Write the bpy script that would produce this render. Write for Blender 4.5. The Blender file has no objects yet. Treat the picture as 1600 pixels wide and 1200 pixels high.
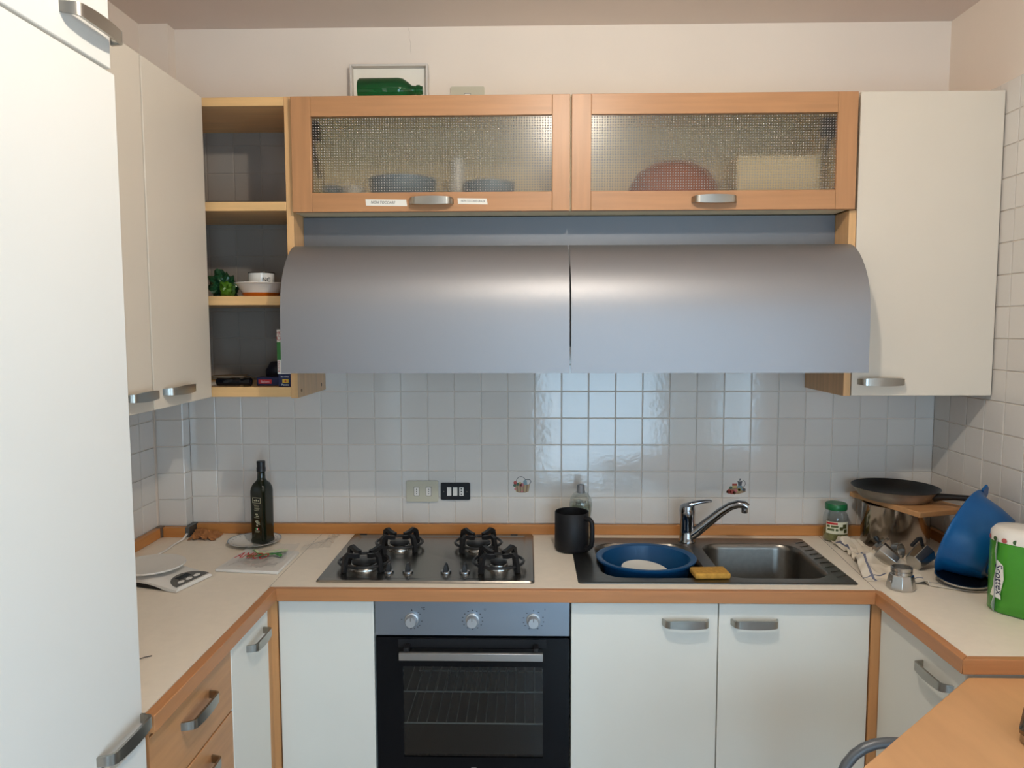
import bpy, bmesh, math, random
from mathutils import Matrix, Vector, noise
random.seed(7)
S = bpy.context.scene
C = S.collection
PI = math.pi

# ------------------------------------------------------------------ camera
def cam_matrix(loc, yaw, pitch, roll):
    R = Matrix.Rotation(yaw, 3, 'Z') @ Matrix.Rotation(pitch, 3, 'X') @ Matrix.Rotation(roll, 3, 'Y')
    right, fwd, up = R.col[0], R.col[1], R.col[2]
    M = Matrix.Identity(4)
    for i in range(3):
        M[i][0], M[i][1], M[i][2], M[i][3] = right[i], up[i], -fwd[i], loc[i]
    return M
cam = bpy.data.cameras.new('camera'); cam_o = bpy.data.objects.new('camera', cam); C.objects.link(cam_o)
cam.sensor_width = 36; cam.lens = 1156.4 / 1600 * 36; cam.clip_start = .02
cam_o.matrix_world = cam_matrix((0.8894, -2.7794, 1.6943), 0.02198, -0.07935, 0.00217)
S.camera = cam_o

# ------------------------------------------------------------------ world, light, exposure
S.view_settings.view_transform = 'Standard'; S.view_settings.look = 'None'
S.view_settings.exposure = 0.0; S.view_settings.gamma = 1; S.view_settings.use_curve_mapping = False
W = bpy.data.worlds.new('daylight'); S.world = W; W.use_nodes = True
bg = W.node_tree.nodes['Background']; bg.inputs[0].default_value = (.53, .77, 1, 1); bg.inputs[1].default_value = 8.6
LAMP = (1.09, -1.68, 2.70)
LAMP_POWER = 45.0
LAMP_COL = (1.0, .92, .80)
S.cycles.use_denoising = True
S.cycles.max_bounces = 10; S.cycles.transmission_bounces = 8; S.cycles.transparent_max_bounces = 12
S.cycles.sample_clamp_indirect = 6
def portal(loc, rot, sx, sy):
    l = bpy.data.lights.new('window_portal', 'AREA'); l.shape = 'RECTANGLE'; l.size = sx; l.size_y = sy
    l.cycles.is_portal = True
    o = bpy.data.objects.new('window_portal', l); C.objects.link(o); o.location = loc; o.rotation_euler = rot
# room extents
XL, XR, YB, ZC = -.51, 2.405, -4.7, 2.778
WY0, WY1, WZ0, WZ1 = -3.30, -2.2, .2, 1.8      # window in the right wall
DX0, DX1, DZ1 = .95, 2.30, 2.3                 # glazed door in the wall behind the camera
portal((XR + .05, (WY0 + WY1) / 2, (WZ0 + WZ1) / 2), (0, PI / 2, 0), WZ1 - WZ0, WY1 - WY0)
portal(((DX0 + DX1) / 2, YB - .05, DZ1 / 2), (PI / 2, 0, 0), DX1 - DX0, DZ1)

# ------------------------------------------------------------------ materials
MATS = {}
def rgb(r, g, b):
    f = lambda c: c / 12.92 if c <= .04045 else ((c + .055) / 1.055) ** 2.4
    return (f(r / 255), f(g / 255), f(b / 255), 1)
def base_mat(name):
    m = bpy.data.materials.new(name); m.use_nodes = True
    MATS[name] = m
    nt = m.node_tree
    return m, nt, nt.nodes['Principled BSDF']
def pm(name, col, rough=.5, metal=0, var=0, vscale=8, bump=0, bscale=60, coat=0, stretch=None, spec=.5, trans=0, ior=1.45, emit=0, alpha=1, sss=0):
    m, nt, p = base_mat(name)
    col = col if len(col) == 4 else (*col, 1)
    p.inputs['Base Color'].default_value = col
    p.inputs['Roughness'].default_value = rough; p.inputs['Metallic'].default_value = metal
    p.inputs['Coat Weight'].default_value = coat; p.inputs['Coat Roughness'].default_value = .08
    p.inputs['Specular IOR Level'].default_value = spec
    p.inputs['Transmission Weight'].default_value = trans; p.inputs['IOR'].default_value = ior
    if emit:
        p.inputs['Emission Color'].default_value = col; p.inputs['Emission Strength'].default_value = emit
    if var or bump:
        tc = nt.nodes.new('ShaderNodeTexCoord'); mp = nt.nodes.new('ShaderNodeMapping')
        nt.links.new(tc.outputs['Object'], mp.inputs[0])
        if stretch: mp.inputs['Scale'].default_value = stretch
    if var:
        n = nt.nodes.new('ShaderNodeTexNoise'); n.inputs['Scale'].default_value = vscale; n.inputs['Detail'].default_value = 6
        nt.links.new(mp.outputs[0], n.inputs['Vector'])
        r = nt.nodes.new('ShaderNodeMapRange'); r.inputs['From Min'].default_value = .3; r.inputs['From Max'].default_value = .7
        r.inputs['To Min'].default_value = 1 - var; r.inputs['To Max'].default_value = 1 + var
        nt.links.new(n.outputs['Fac'], r.inputs['Value'])
        mx = nt.nodes.new('ShaderNodeMix'); mx.data_type = 'RGBA'; mx.blend_type = 'MULTIPLY'; mx.inputs['Factor'].default_value = 1
        mx.inputs[6].default_value = col; nt.links.new(r.outputs[0], mx.inputs[7])
        nt.links.new(mx.outputs[2], p.inputs['Base Color'])
    if bump:
        n2 = nt.nodes.new('ShaderNodeTexNoise'); n2.inputs['Scale'].default_value = bscale; n2.inputs['Detail'].default_value = 3
        nt.links.new(mp.outputs[0], n2.inputs['Vector'])
        b = nt.nodes.new('ShaderNodeBump'); b.inputs['Strength'].default_value = bump; b.inputs['Distance'].default_value = .002
        nt.links.new(n2.outputs['Fac'], b.inputs['Height']); nt.links.new(b.outputs[0], p.inputs['Normal'])
    return m
def wood(name, col, axis, rough=.38):
    st = {'x': (1.5, 22, 22), 'y': (22, 1.5, 22), 'z': (22, 22, 1.5)}[axis]
    return pm(name, col, rough, var=.10, vscale=2.4, stretch=st, bump=.05, bscale=9)
def clear(name, tint, gloss, rough=.02):
    """thin clear sheet: mostly see-through with a fresnel-like gloss"""
    m = bpy.data.materials.new(name); m.use_nodes = True; MATS[name] = m
    nt = m.node_tree; nt.nodes.clear()
    o = nt.nodes.new('ShaderNodeOutputMaterial'); t = nt.nodes.new('ShaderNodeBsdfTransparent'); g = nt.nodes.new('ShaderNodeBsdfGlossy')
    lw = nt.nodes.new('ShaderNodeMapRange'); fc_ = nt.nodes.new('ShaderNodeLayerWeight'); fc_.inputs['Blend'].default_value = .22; lw.inputs['To Min'].default_value = .035 * gloss; lw.inputs['To Max'].default_value = min(1, .62 * gloss); nt.links.new(fc_.outputs['Facing'], lw.inputs['Value'])
    mx = nt.nodes.new('ShaderNodeMixShader')
    t.inputs[0].default_value = (*tint, 1); g.inputs['Roughness'].default_value = rough
    nt.links.new(lw.outputs[0], mx.inputs[0]); nt.links.new(t.outputs[0], mx.inputs[1]); nt.links.new(g.outputs[0], mx.inputs[2])
    nt.links.new(mx.outputs[0], o.inputs[0])
    return m

paint = pm('painted_plaster', rgb(226, 213, 200), .85, var=.02, vscale=3, bump=.08, bscale=90)
ceil_m = pm('ceiling_paint', rgb(222, 208, 198), .9, var=.02, vscale=3)
grout = pm('grout', rgb(138, 134, 130), .9, var=.08, vscale=30)
floor_m = pm('floor_tile', rgb(138, 130, 122), .35, var=.06, vscale=5)
lam = pm('cream_laminate', rgb(233, 230, 220), .42, var=.012, vscale=5)
lam_up = pm('ivory_laminate', rgb(217, 205, 188), .42, var=.012, vscale=5)
fr_m = pm('white_laminate', rgb(224, 221, 214), .38, var=.01, vscale=4)
top_m = pm('worktop_laminate', rgb(240, 227, 209), .42, var=.02, vscale=40)
beech_x = wood('beech_along_x', rgb(178, 129, 88), 'x'); beech_z = wood('beech_along_z', rgb(178, 129, 88), 'z'); beech_y = wood('beech_along_y', rgb(178, 129, 88), 'y')
pale_x = wood('pale_beech_along_x', rgb(222, 178, 122), 'x'); pale_z = wood('pale_beech_along_z', rgb(214, 168, 116), 'z')
edge_x = wood('edge_wood_along_x', rgb(186, 128, 82), 'x'); edge_y = wood('edge_wood_along_y', rgb(186, 128, 82), 'y')
up_x = wood('upstand_wood_along_x', rgb(192, 130, 72), 'x'); up_y = wood('upstand_wood_along_y', rgb(192, 130, 72), 'y')
post_z = wood('post_wood_along_z', rgb(196, 142, 92), 'z'); draw_y = wood('drawer_wood_along_y', rgb(190, 138, 92), 'y')
table_m = pm('table_beech', rgb(210, 160, 112), .42, var=.06, vscale=3, stretch=(6, 1.5, 6), bump=.04, bscale=12)
dark_line = pm('dark_joint', rgb(60, 38, 26), .7)
nickel = pm('satin_nickel', rgb(172, 168, 160), .28, 1)
hood_m = pm('silver_painted_metal', rgb(152, 152, 155), .50, .78, var=.015, vscale=300, stretch=(1, 30, 30))
hood_back = pm('grey_metal_panel', rgb(120, 122, 126), .5, .5)
steel = pm('brushed_steel', rgb(150, 146, 140), .27, 1, var=.05, vscale=200, stretch=(1, 20, 20))
sink_m = pm('sink_steel', rgb(122, 118, 112), .3, 1, var=.08, vscale=60)
chrome = pm('chrome', rgb(158, 160, 164), .08, 1)
alu = pm('cast_aluminium', rgb(190, 188, 184), .26, 1, var=.05, vscale=60)
panel_steel = pm('oven_panel_steel', rgb(150, 158, 168), .36, .9)
knob_silver = pm('silver_knob', rgb(190, 194, 198), .35, .7)
blk = pm('black_enamel', (.012, .012, .013), .35)
blk_gloss = pm('black_glass', (.003, .004, .006), .06, spec=.35)
blk_matt = pm('black_matt', (.008, .008, .0095), .5, spec=.35)
nonstick = pm('nonstick_black', (.012, .012, .012), .38)
ov_in = pm('oven_cavity_enamel', (.035, .037, .04), .45)
blue_pl = pm('blue_plastic', rgb(10, 82, 138), .34, bump=.03, bscale=30)
blue_dk = pm('deep_blue_plastic', rgb(16, 72, 118), .36, bump=.03, bscale=30)
white_cer = pm('white_ceramic', rgb(226, 222, 214), .2, coat=.3)
white_pl = pm('white_plastic', rgb(226, 220, 212), .35)
grey_pl = pm('grey_plastic', rgb(92, 90, 86), .45)
beige_pl = pm('beige_plastic', rgb(190, 184, 164), .4)
paper_m = pm('paper_white', rgb(232, 226, 214), .8)
ink = pm('black_ink', (.02, .02, .022), .7)
red_ink = pm('red_print', rgb(190, 40, 40), .5)
green_ink = pm('green_print', rgb(60, 130, 60), .5)
green_wrap = pm('green_wrap', rgb(64, 140, 36), .3, var=.12, vscale=10, coat=.3)
navy = pm('navy_card', rgb(22, 28, 66), .5)
yellow_p = pm('yellow_print', rgb(214, 170, 50), .5)
orange_p = pm('orange_glaze', rgb(206, 106, 24), .3)
olive_glass = pm('dark_bottle_glass', (.006, .009, .004), .08, coat=.4)
green_glass = pm('green_glass', (.005, .12, .03), .04, trans=.75, ior=1.5)
glass = pm('clear_glass', (.95, .97, .96), .02, trans=1, ior=1.45)
thin_glass = clear('thin_glass', (.9, .93, .92), 1.4)
film = clear('clear_plastic_film', (.97, .97, .97), .75, .08)
window_pane = clear('window_glass', (.97, .98, .98), 1.2)
oven_glass = clear('oven_window_glass', (.66, .70, .72), 1.1)
lid_green = pm('green_lid', rgb(28, 104, 58), .35)
pickles = pm('olives_in_brine', rgb(120, 116, 62), .4, var=.3, vscale=60)
sponge_y = pm('yellow_sponge', rgb(188, 142, 62), .95, var=.2, vscale=90, bump=.6, bscale=120)
cloth = pm('tea_towel_cloth', rgb(224, 212, 194), .95, bump=.2, bscale=300)
cloth_b = pm('towel_stripe', rgb(112, 114, 132), .95)
cork = pm('brown_paper', rgb(164, 108, 62), .9, var=.1, vscale=30)
board_w = wood('chopping_board_wood', rgb(190, 140, 92), 'x', .55)
bag_g = pm('green_plastic_bag', rgb(34, 82, 50), .2, trans=.35, coat=.3)
leaf_g = pm('salad_leaf', rgb(70, 110, 22), .4)
brown_cl = pm('brown_stoneware', rgb(150, 84, 48), .5)
cream_card = pm('cream_card', rgb(222, 206, 170), .7)
grey_cer = pm('grey_blue_ceramic', rgb(120, 136, 148), .35)
bulb_m = pm('warm_bulb', (*LAMP_COL, 1), .5)

# glazed wall tile: slightly uneven hand-made glaze, each tile a touch different
tile_m, nt, p = base_mat('glazed_tile')
p.inputs['Roughness'].default_value = .11; p.inputs['Coat Weight'].default_value = .3; p.inputs['Coat Roughness'].default_value = .06
oi = nt.nodes.new('ShaderNodeObjectInfo'); r = nt.nodes.new('ShaderNodeMapRange'); r.inputs['To Min'].default_value = .95; r.inputs['To Max'].default_value = 1.03
nt.links.new(oi.outputs['Random'], r.inputs['Value'])
mx = nt.nodes.new('ShaderNodeMix'); mx.data_type = 'RGBA'; mx.blend_type = 'MULTIPLY'; mx.inputs['Factor'].default_value = 1
mx.inputs[6].default_value = rgb(216, 210, 203); nt.links.new(r.outputs[0], mx.inputs[7]); nt.links.new(mx.outputs[2], p.inputs['Base Color'])
tc = nt.nodes.new('ShaderNodeTexCoord'); n = nt.nodes.new('ShaderNodeTexNoise'); n.inputs['Scale'].default_value = 55; n.inputs['Detail'].default_value = 2
ad = nt.nodes.new('ShaderNodeVectorMath'); cb = nt.nodes.new('ShaderNodeCombineXYZ')
mu = nt.nodes.new('ShaderNodeMath'); mu.operation = 'MULTIPLY'; mu.inputs[1].default_value = 37
nt.links.new(oi.outputs['Random'], mu.inputs[0]); nt.links.new(mu.outputs[0], cb.inputs[1])
nt.links.new(tc.outputs['Object'], ad.inputs[0]); nt.links.new(cb.outputs[0], ad.inputs[1]); nt.links.new(ad.outputs[0], n.inputs['Vector'])
b = nt.nodes.new('ShaderNodeBump'); b.inputs['Strength'].default_value = .16; b.inputs['Distance'].default_value = .002
nt.links.new(n.outputs['Fac'], b.inputs['Height']); nt.links.new(b.outputs[0], p.inputs['Normal']); nt.links.new(b.outputs[0], p.inputs['Coat Normal'])

# patterned cabinet glass: rough transmission with a grid of small raised dots
dot_glass, nt, p = base_mat('dotted_pattern_glass')
p.inputs['Base Color'].default_value = (.93, .9, .85, 1); p.inputs['Transmission Weight'].default_value = 1
p.inputs['Roughness'].default_value = .24; p.inputs['IOR'].default_value = 1.32
tc = nt.nodes.new('ShaderNodeTexCoord'); sx = nt.nodes.new('ShaderNodeSeparateXYZ'); nt.links.new(tc.outputs['Object'], sx.inputs[0])
hs = []
for k in (0, 2):
    m1 = nt.nodes.new('ShaderNodeMath'); m1.operation = 'MULTIPLY'; m1.inputs[1].default_value = 2 * PI / .0084
    s1 = nt.nodes.new('ShaderNodeMath'); s1.operation = 'COSINE'
    nt.links.new(sx.outputs[k], m1.inputs[0]); nt.links.new(m1.outputs[0], s1.inputs[0]); hs.append(s1)
m2 = nt.nodes.new('ShaderNodeMath'); m2.operation = 'ADD'; nt.links.new(hs[0].outputs[0], m2.inputs[0]); nt.links.new(hs[1].outputs[0], m2.inputs[1])
mr = nt.nodes.new('ShaderNodeMapRange'); mr.inputs['From Min'].default_value = .9; mr.inputs['From Max'].default_value = 2
nt.links.new(m2.outputs[0], mr.inputs['Value'])
b = nt.nodes.new('ShaderNodeBump'); b.inputs['Strength'].default_value = .8; b.inputs['Distance'].default_value = .002
nt.links.new(mr.outputs[0], b.inputs['Height']); nt.links.new(b.outputs[0], p.inputs['Normal'])
out_n = nt.nodes['Material Output']; tr = nt.nodes.new('ShaderNodeBsdfTransparent'); tr.inputs[0].default_value = (.92, .9, .86, 1)
mA = nt.nodes.new('ShaderNodeMixShader'); mA.inputs[0].default_value = .62; nt.links.new(p.outputs[0], mA.inputs[1]); nt.links.new(tr.outputs[0], mA.inputs[2])
gd = nt.nodes.new('ShaderNodeBsdfGlossy'); gd.inputs['Roughness'].default_value = .3; gd.inputs[0].default_value = (.9, .9, .9, 1); nt.links.new(b.outputs[0], gd.inputs['Normal'])
dm_ = nt.nodes.new('ShaderNodeMath'); dm_.operation = 'MULTIPLY'; dm_.use_clamp = True; dm_.inputs[1].default_value = .75; nt.links.new(mr.outputs[0], dm_.inputs[0])
mB = nt.nodes.new('ShaderNodeMixShader'); nt.links.new(dm_.outputs[0], mB.inputs[0]); nt.links.new(mA.outputs[0], mB.inputs[1]); nt.links.new(gd.outputs[0], mB.inputs[2])
gs = nt.nodes.new('ShaderNodeBsdfGlossy'); gs.inputs['Roughness'].default_value = .26; nt.links.new(b.outputs[0], gs.inputs['Normal'])
mC = nt.nodes.new('ShaderNodeMixShader'); mC.inputs[0].default_value = .04; nt.links.new(mB.outputs[0], mC.inputs[1]); nt.links.new(gs.outputs[0], mC.inputs[2]); nt.links.new(mC.outputs[0], out_n.inputs[0])

# ------------------------------------------------------------------ mesh helpers
class MB:
    def __init__(s): s.v = []; s.f = []; s.mi = []
    def add(s, vs, fs, mi=0):
        o = len(s.v); s.v += [tuple(q) for q in vs]; s.f += [tuple(o + i for i in q) for q in fs]; s.mi += [mi] * len(fs); return o
    def box(s, x0, x1, y0, y1, z0, z1, mi=0):
        x0, x1 = min(x0, x1), max(x0, x1); y0, y1 = min(y0, y1), max(y0, y1); z0, z1 = min(z0, z1), max(z0, z1)
        s.add([(x0, y0, z0), (x1, y0, z0), (x1, y1, z0), (x0, y1, z0), (x0, y0, z1), (x1, y0, z1), (x1, y1, z1), (x0, y1, z1)],
              [(0, 3, 2, 1), (4, 5, 6, 7), (0, 1, 5, 4), (1, 2, 6, 5), (2, 3, 7, 6), (3, 0, 4, 7)], mi); return s
    def loft(s, loops, cap0=True, cap1=True, mi=0, closed=True):
        n = len(loops[0]); o = len(s.v)
        for l in loops: s.v += [tuple(q) for q in l]
        fs = []
        for k in range(len(loops) - 1):
            for i in range(n if closed else n - 1):
                j = (i + 1) % n
                fs.append((o + k * n + i, o + k * n + j, o + (k + 1) * n + j, o + (k + 1) * n + i))
        if cap0: fs.append(tuple(o + i for i in reversed(range(n))))
        if cap1: fs.append(tuple(o + (len(loops) - 1) * n + i for i in range(n)))
        s.f += fs; s.mi += [mi] * len(fs); return s
    def lathe(s, prof, c=(0, 0, 0), n=32, cap0=True, cap1=True, mi=0, sx=1, sy=1):
        return s.loft([[(c[0] + sx * r * math.cos(2 * PI * i / n), c[1] + sy * r * math.sin(2 * PI * i / n), c[2] + z) for i in range(n)] for r, z in prof], cap0, cap1, mi)
    def tube(s, path, r, n=10, mi=0, closed=False, cap=True):
        P = [Vector(q) for q in path]; L = len(P); loops = []; prev = None
        for i, q in enumerate(P):
            if closed: t = P[(i + 1) % L] - P[i - 1]
            else: t = P[min(i + 1, L - 1)] - P[max(i - 1, 0)]
            t.normalize()
            if prev is None:
                a = Vector((0, 0, 1)) if abs(t.z) < .9 else Vector((1, 0, 0)); u = t.cross(a).normalized()
            else: u = (prev - t * prev.dot(t)).normalized()
            prev = u; w = t.cross(u); rr = r[i] if isinstance(r, (list, tuple)) else r
            loops.append([q + u * rr * math.cos(2 * PI * k / n) + w * rr * math.sin(2 * PI * k / n) for k in range(n)])
        if closed: loops.append(loops[0])
        return s.loft(loops, cap and not closed, cap and not closed, mi)
    def prism(s, poly, z0, z1, holes=(), mi=0):
        """vertical prism of a 2-D outline with holes"""
        bm = bmesh.new(); rings = []
        for lp in [poly, *holes]:
            vs = [bm.verts.new((x, y, 0)) for x, y in lp]; rings.append(len(lp))
            for i in range(len(vs)): bm.edges.new((vs[i], vs[(i + 1) % len(vs)]))
        bm.verts.index_update()
        g = bmesh.ops.triangle_fill(bm, edges=bm.edges[:], use_beauty=True)
        bm.verts.index_update(); bm.normal_update()
        vs = [(q.co.x, q.co.y) for q in bm.verts]; n = len(vs)
        tris = []
        for f in bm.faces:
            ix = [q.index for q in f.verts]
            if f.normal.z < 0: ix.reverse()
            tris.append(tuple(ix))
        bm.free()
        fs = list(tris) + [tuple(n + i for i in reversed(t)) for t in tris]
        o = 0
        for k, m in enumerate(rings):
            for i in range(m):
                j = (i + 1) % m; fs.append((n + o + i, n + o + j, o + j, o + i))
            o += m
        s.add([(x, y, z1) for x, y in vs] + [(x, y, z0) for x, y in vs], fs, mi)
        return s
    def xf(s, M, start=0):
        for i in range(start, len(s.v)): s.v[i] = tuple(M @ Vector(s.v[i]))
        return s
WL = {}
def wloc(o): return WL.get(o.name, Vector((0, 0, 0)))
def obj(name, mb, mats, parent=None, origin=None, bevel=0, smooth=None, seg=2, fixn=True):
    """one mesh object; vertices are given in world space and stored relative to the parent's (or the given) origin"""
    if parent is not None: off = wloc(parent)
    else: off = Vector(origin) if origin is not None else Vector((0, 0, 0))
    me = bpy.data.meshes.new(name); me.from_pydata([tuple(Vector(q) - off) for q in mb.v], [], mb.f)
    for m in (mats if isinstance(mats, (list, tuple)) else [mats]): me.materials.append(m)
    me.polygons.foreach_set('material_index', mb.mi)
    if fixn:
        bm = bmesh.new(); bm.from_mesh(me); bmesh.ops.recalc_face_normals(bm, faces=bm.faces[:]); bm.to_mesh(me); bm.free()
    if smooth is not None: me.shade_smooth(); me.set_sharp_from_angle(angle=math.radians(smooth))
    me.update()
    o = bpy.data.objects.new(name, me); C.objects.link(o)
    if parent is not None: o.parent = parent
    else: o.location = off
    WL[o.name] = off
    if bevel:
        b = o.modifiers.new('soft_edges', 'BEVEL'); b.width = bevel; b.segments = seg; b.limit_method = 'ANGLE'; b.angle_limit = math.radians(40)
        me.shade_smooth(); me.set_sharp_from_angle(angle=math.radians(30))
    return o
def tag(o, label, cat, group=None):
    o['label'] = label; o['category'] = cat
    if group: o['group'] = group
    return o
def thing(name, label, cat, loc, group=None):
    o = bpy.data.objects.new(name, None); C.objects.link(o); o.location = loc; o.empty_display_size = .05
    WL[o.name] = Vector(loc); return tag(o, label, cat, group)
def struct(o): o['kind'] = 'structure'; return o
def bx(*a): return MB().box(*a)
def rrect(x0, x1, y0, y1, r, n=6):
    pts = []
    for cx, cy, a0 in ((x1 - r, y1 - r, 0), (x0 + r, y1 - r, PI / 2), (x0 + r, y0 + r, PI), (x1 - r, y0 + r, 3 * PI / 2)):
        pts += [(cx + r * math.cos(a0 + PI / 2 * k / n), cy + r * math.sin(a0 + PI / 2 * k / n)) for k in range(n + 1)]
    return pts
def at(pts, z): return [(x, y, z) for x, y in pts]
def text(s, size, M, mat, parent, name='lettering', extrude=.0002, shear=0, sx=1):
    cu = bpy.data.curves.new('t', 'FONT'); cu.body = s; cu.size = size; cu.extrude = extrude; cu.align_x = 'CENTER'; cu.align_y = 'CENTER'; cu.shear = shear
    cu.resolution_u = 3
    t = bpy.data.objects.new('t', cu); C.objects.link(t); bpy.context.view_layer.update()
    me = bpy.data.meshes.new_from_object(t.evaluated_get(bpy.context.evaluated_depsgraph_get()))
    bpy.data.objects.remove(t); bpy.data.curves.remove(cu)
    off = wloc(parent)
    me.transform(Matrix.Translation(-off) @ M @ Matrix.Diagonal((sx, 1, 1, 1)))
    me.materials.clear(); me.materials.append(mat)
    o = bpy.data.objects.new(name, me); C.objects.link(o); o.parent = parent; WL[o.name] = off
    return o
FRONT = lambda x, y, z: Matrix.Translation((x, y, z)) @ Matrix.Rotation(PI / 2, 4, 'X')     # text on a face that looks towards -Y

# ------------------------------------------------------------------ room shell
struct(obj('floor', bx(XL - .1, XR + .1, YB - .1, .1, -.1, 0), floor_m))
struct(obj('ceiling', bx(XL - .1, XR + .1, YB - .1, .1, ZC, ZC + .1), ceil_m))
PT = .1015; Z0 = 1.039; TT = .0035       # tile pitch, height of a reference joint, tile thickness
TILE_TOP = Z0 + 14 * PT
wb = struct(obj('wall_back', bx(XL - .1, XR + .1, TT, .1, 0, ZC), paint))
wr = struct(obj('wall_right', MB().box(XR + TT, XR + .1, WY1, TT, 0, ZC).box(XR + TT, XR + .1, YB, WY0, 0, ZC)
                .box(XR + TT, XR + .1, WY0, WY1, 0, WZ0).box(XR + TT, XR + .1, WY0, WY1, WZ1, ZC), paint))
wl = struct(obj('wall_left', bx(XL - .1, XL - TT, YB, TT, 0, ZC), paint))
struct(obj('wall_front', MB().box(XL - .1, DX0, YB - .1, YB, 0, ZC).box(DX1, XR + .1, YB - .1, YB, 0, ZC).box(DX0, DX1, YB - .1, YB, DZ1, ZC), paint))
PX, PY = -.405, -.055                    # corner pier
pier = struct(obj('wall_pier', bx(XL - TT, PX - TT, PY + TT, TT, 0, ZC), paint))
# plaster crack above the wall units
cr = MB(); pp = [(.452, 2.776), (.457, 2.758), (.455, 2.742), (.461, 2.72), (.459, 2.70), (.462, 2.682)]
for (a, b_), (c, d) in zip(pp, pp[1:]): cr.add([(a, TT - .0003, b_), (a + .0009, TT - .0003, b_), (c + .0009, TT - .0003, d), (c, TT - .0003, d)], [(0, 1, 2, 3)])
obj('plaster_crack', cr, pm('crack_shadow', rgb(176, 160, 146), .9), wb)
# window and glazed door, behind the camera
fr = MB(); y0, y1, z0, z1 = WY0, WY1, WZ0, WZ1; X0, X1 = XR + .02, XR + .07
fr.box(X0, X1, y0, y0 + .06, z0, z1).box(X0, X1, y1 - .06, y1, z0, z1).box(X0, X1, y0, y1, z0, z0 + .06).box(X0, X1, y0, y1, z1 - .06, z1).box(X0, X1, (y0 + y1) / 2 - .05, (y0 + y1) / 2 + .05, z0, z1)
w1 = struct(obj('window_1', fr, fr_m)); obj('pane', bx(XR + .04, XR + .044, y0 + .03, y1 - .03, z0 + .03, z1 - .03), window_pane, w1)
fr = MB(); Y0, Y1 = YB - .07, YB - .02
fr.box(DX0, DX0 + .08, Y0, Y1, 0, DZ1).box(DX1 - .08, DX1, Y0, Y1, 0, DZ1).box(DX0, DX1, Y0, Y1, 0, .12).box(DX0, DX1, Y0, Y1, DZ1 - .08, DZ1)
d1 = struct(obj('door_1', fr, fr_m)); obj('pane', bx(DX0 + .06, DX1 - .06, YB - .048, YB - .044, .1, DZ1 - .06), window_pane, d1)

# tiles: one shared mesh, local x to the right, z up, facing local -y
def tile_mesh(w=PT - .0028):
    h = w / 2; c = .0016; t = TT
    vs = []
    for q, y in ((h, 0), (h, -t + c * .7), (h - c, -t)):
        vs += [(-q, y, -q), (q, y, -q), (q, y, q), (-q, y, q)]
    fs = [(8, 9, 10, 11)]
    for k in (0, 4):
        for i in range(4):
            j = (i + 1) % 4; fs.append((k + i, k + j, k + 4 + j, k + 4 + i))
    me = bpy.data.meshes.new('tile'); me.from_pydata(vs, [], fs); me.materials.append(tile_m); me.update(); return me
TM = tile_mesh()
def tile(parent, x, y, z, rz, sx=1, sz=1):
    o = bpy.data.objects.new('tile', TM); C.objects.link(o); o.parent = parent
    o.location = (x, y, z); o.scale = (sx, 1, sz)
    o.rotation_euler = (random.gauss(0, .0022), 0, rz + random.gauss(0, .0022)); WL[o.name] = Vector((x, y, z)); return o
MOTIF = {}
for j in range(-1, 14):
    zc = Z0 + (j + .5) * PT
    for i in range(-4, 24):
        if j >= 7 and i > 0: continue                     # hidden behind hood and wall units
        if i == 23:
            wd = XR - 23 * PT; tile(wb, 23 * PT + wd / 2, TT, zc, 0, wd / PT); continue
        t = tile(wb, (i + .5) * PT, TT, zc, 0)
        if j == 0 and i in (8, 16): MOTIF[i] = t
for j in range(-1, 14):                                    # right wall, looks towards -X
    zc = Z0 + (j + .5) * PT
    for i in range(0, 12): tile(wr, XR + TT, .003 - (i + .5) * PT, zc, -PI / 2)
for j in range(-1, 6):                                     # left wall and pier
    zc = Z0 + (j + .5) * PT
    for i in range(0, 8): tile(wl, XL - TT, PY - .012 - (i + .5) * PT, zc, PI / 2)
    tile(pier, (XL + PX) / 2, PY + TT, zc, 0, (PX - XL) / PT); tile(pier, PX - TT, PY / 2, zc, PI / 2, -PY / PT)
# painted motifs on two tiles
def flat(mb, pts, x, z, y, s=1, mi=0): mb.add([(x + a * s, y, z + b_ * s) for a, b_ in pts], [tuple(range(len(pts)))], mi)
def disc(mb, x, z, r, y, rz=None, mi=0, n=12, cx=0, cz=0): flat(mb, [(cx + r * math.cos(2 * PI * i / n), cz + (rz or r) * math.sin(2 * PI * i / n)) for i in range(n)], x, z, y, 1, mi)
def stroke(mb, pts, x, z, y, w, mi=0):
    for (a, b_), (c, d) in zip(pts, pts[1:]):
        L = math.hypot(c - a, d - b_) or 1; nx, nz = -(d - b_) / L * w / 2, (c - a) / L * w / 2
        mb.add([(x + a + nx, y, z + b_ + nz), (x + a - nx, y, z + b_ - nz), (x + c - nx, y, z + d - nz), (x + c + nx, y, z + d + nz)], [(0, 1, 2, 3)], mi)
mcols = [pm('motif_grey', rgb(84, 84, 86), .3), pm('motif_tan', rgb(158, 128, 96), .3), pm('motif_red', rgb(172, 70, 56), .3), pm('motif_green', rgb(66, 96, 70), .3),
         pm('motif_pink', rgb(196, 110, 110), .3), pm('motif_blue', rgb(120, 144, 150), .3), pm('motif_brown', rgb(112, 78, 56), .3), pm('motif_yellow', rgb(196, 172, 110), .3)]
def arc(cx, cz, rx, rz, a0, a1, n=12): return [(cx + rx * math.cos(math.radians(a0 + (a1 - a0) * k / n)), cz + rz * math.sin(math.radians(a0 + (a1 - a0) * k / n))) for k in range(n + 1)]
x, z, y = 8.5 * PT + .003, Z0 + .047, -.0002
m = MB()
flat(m, [(-.03, .004), (.03, .004), (.025, -.024), (.012, -.028), (-.014, -.028), (-.024, -.022)], x, z, y, 1, 1)
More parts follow.
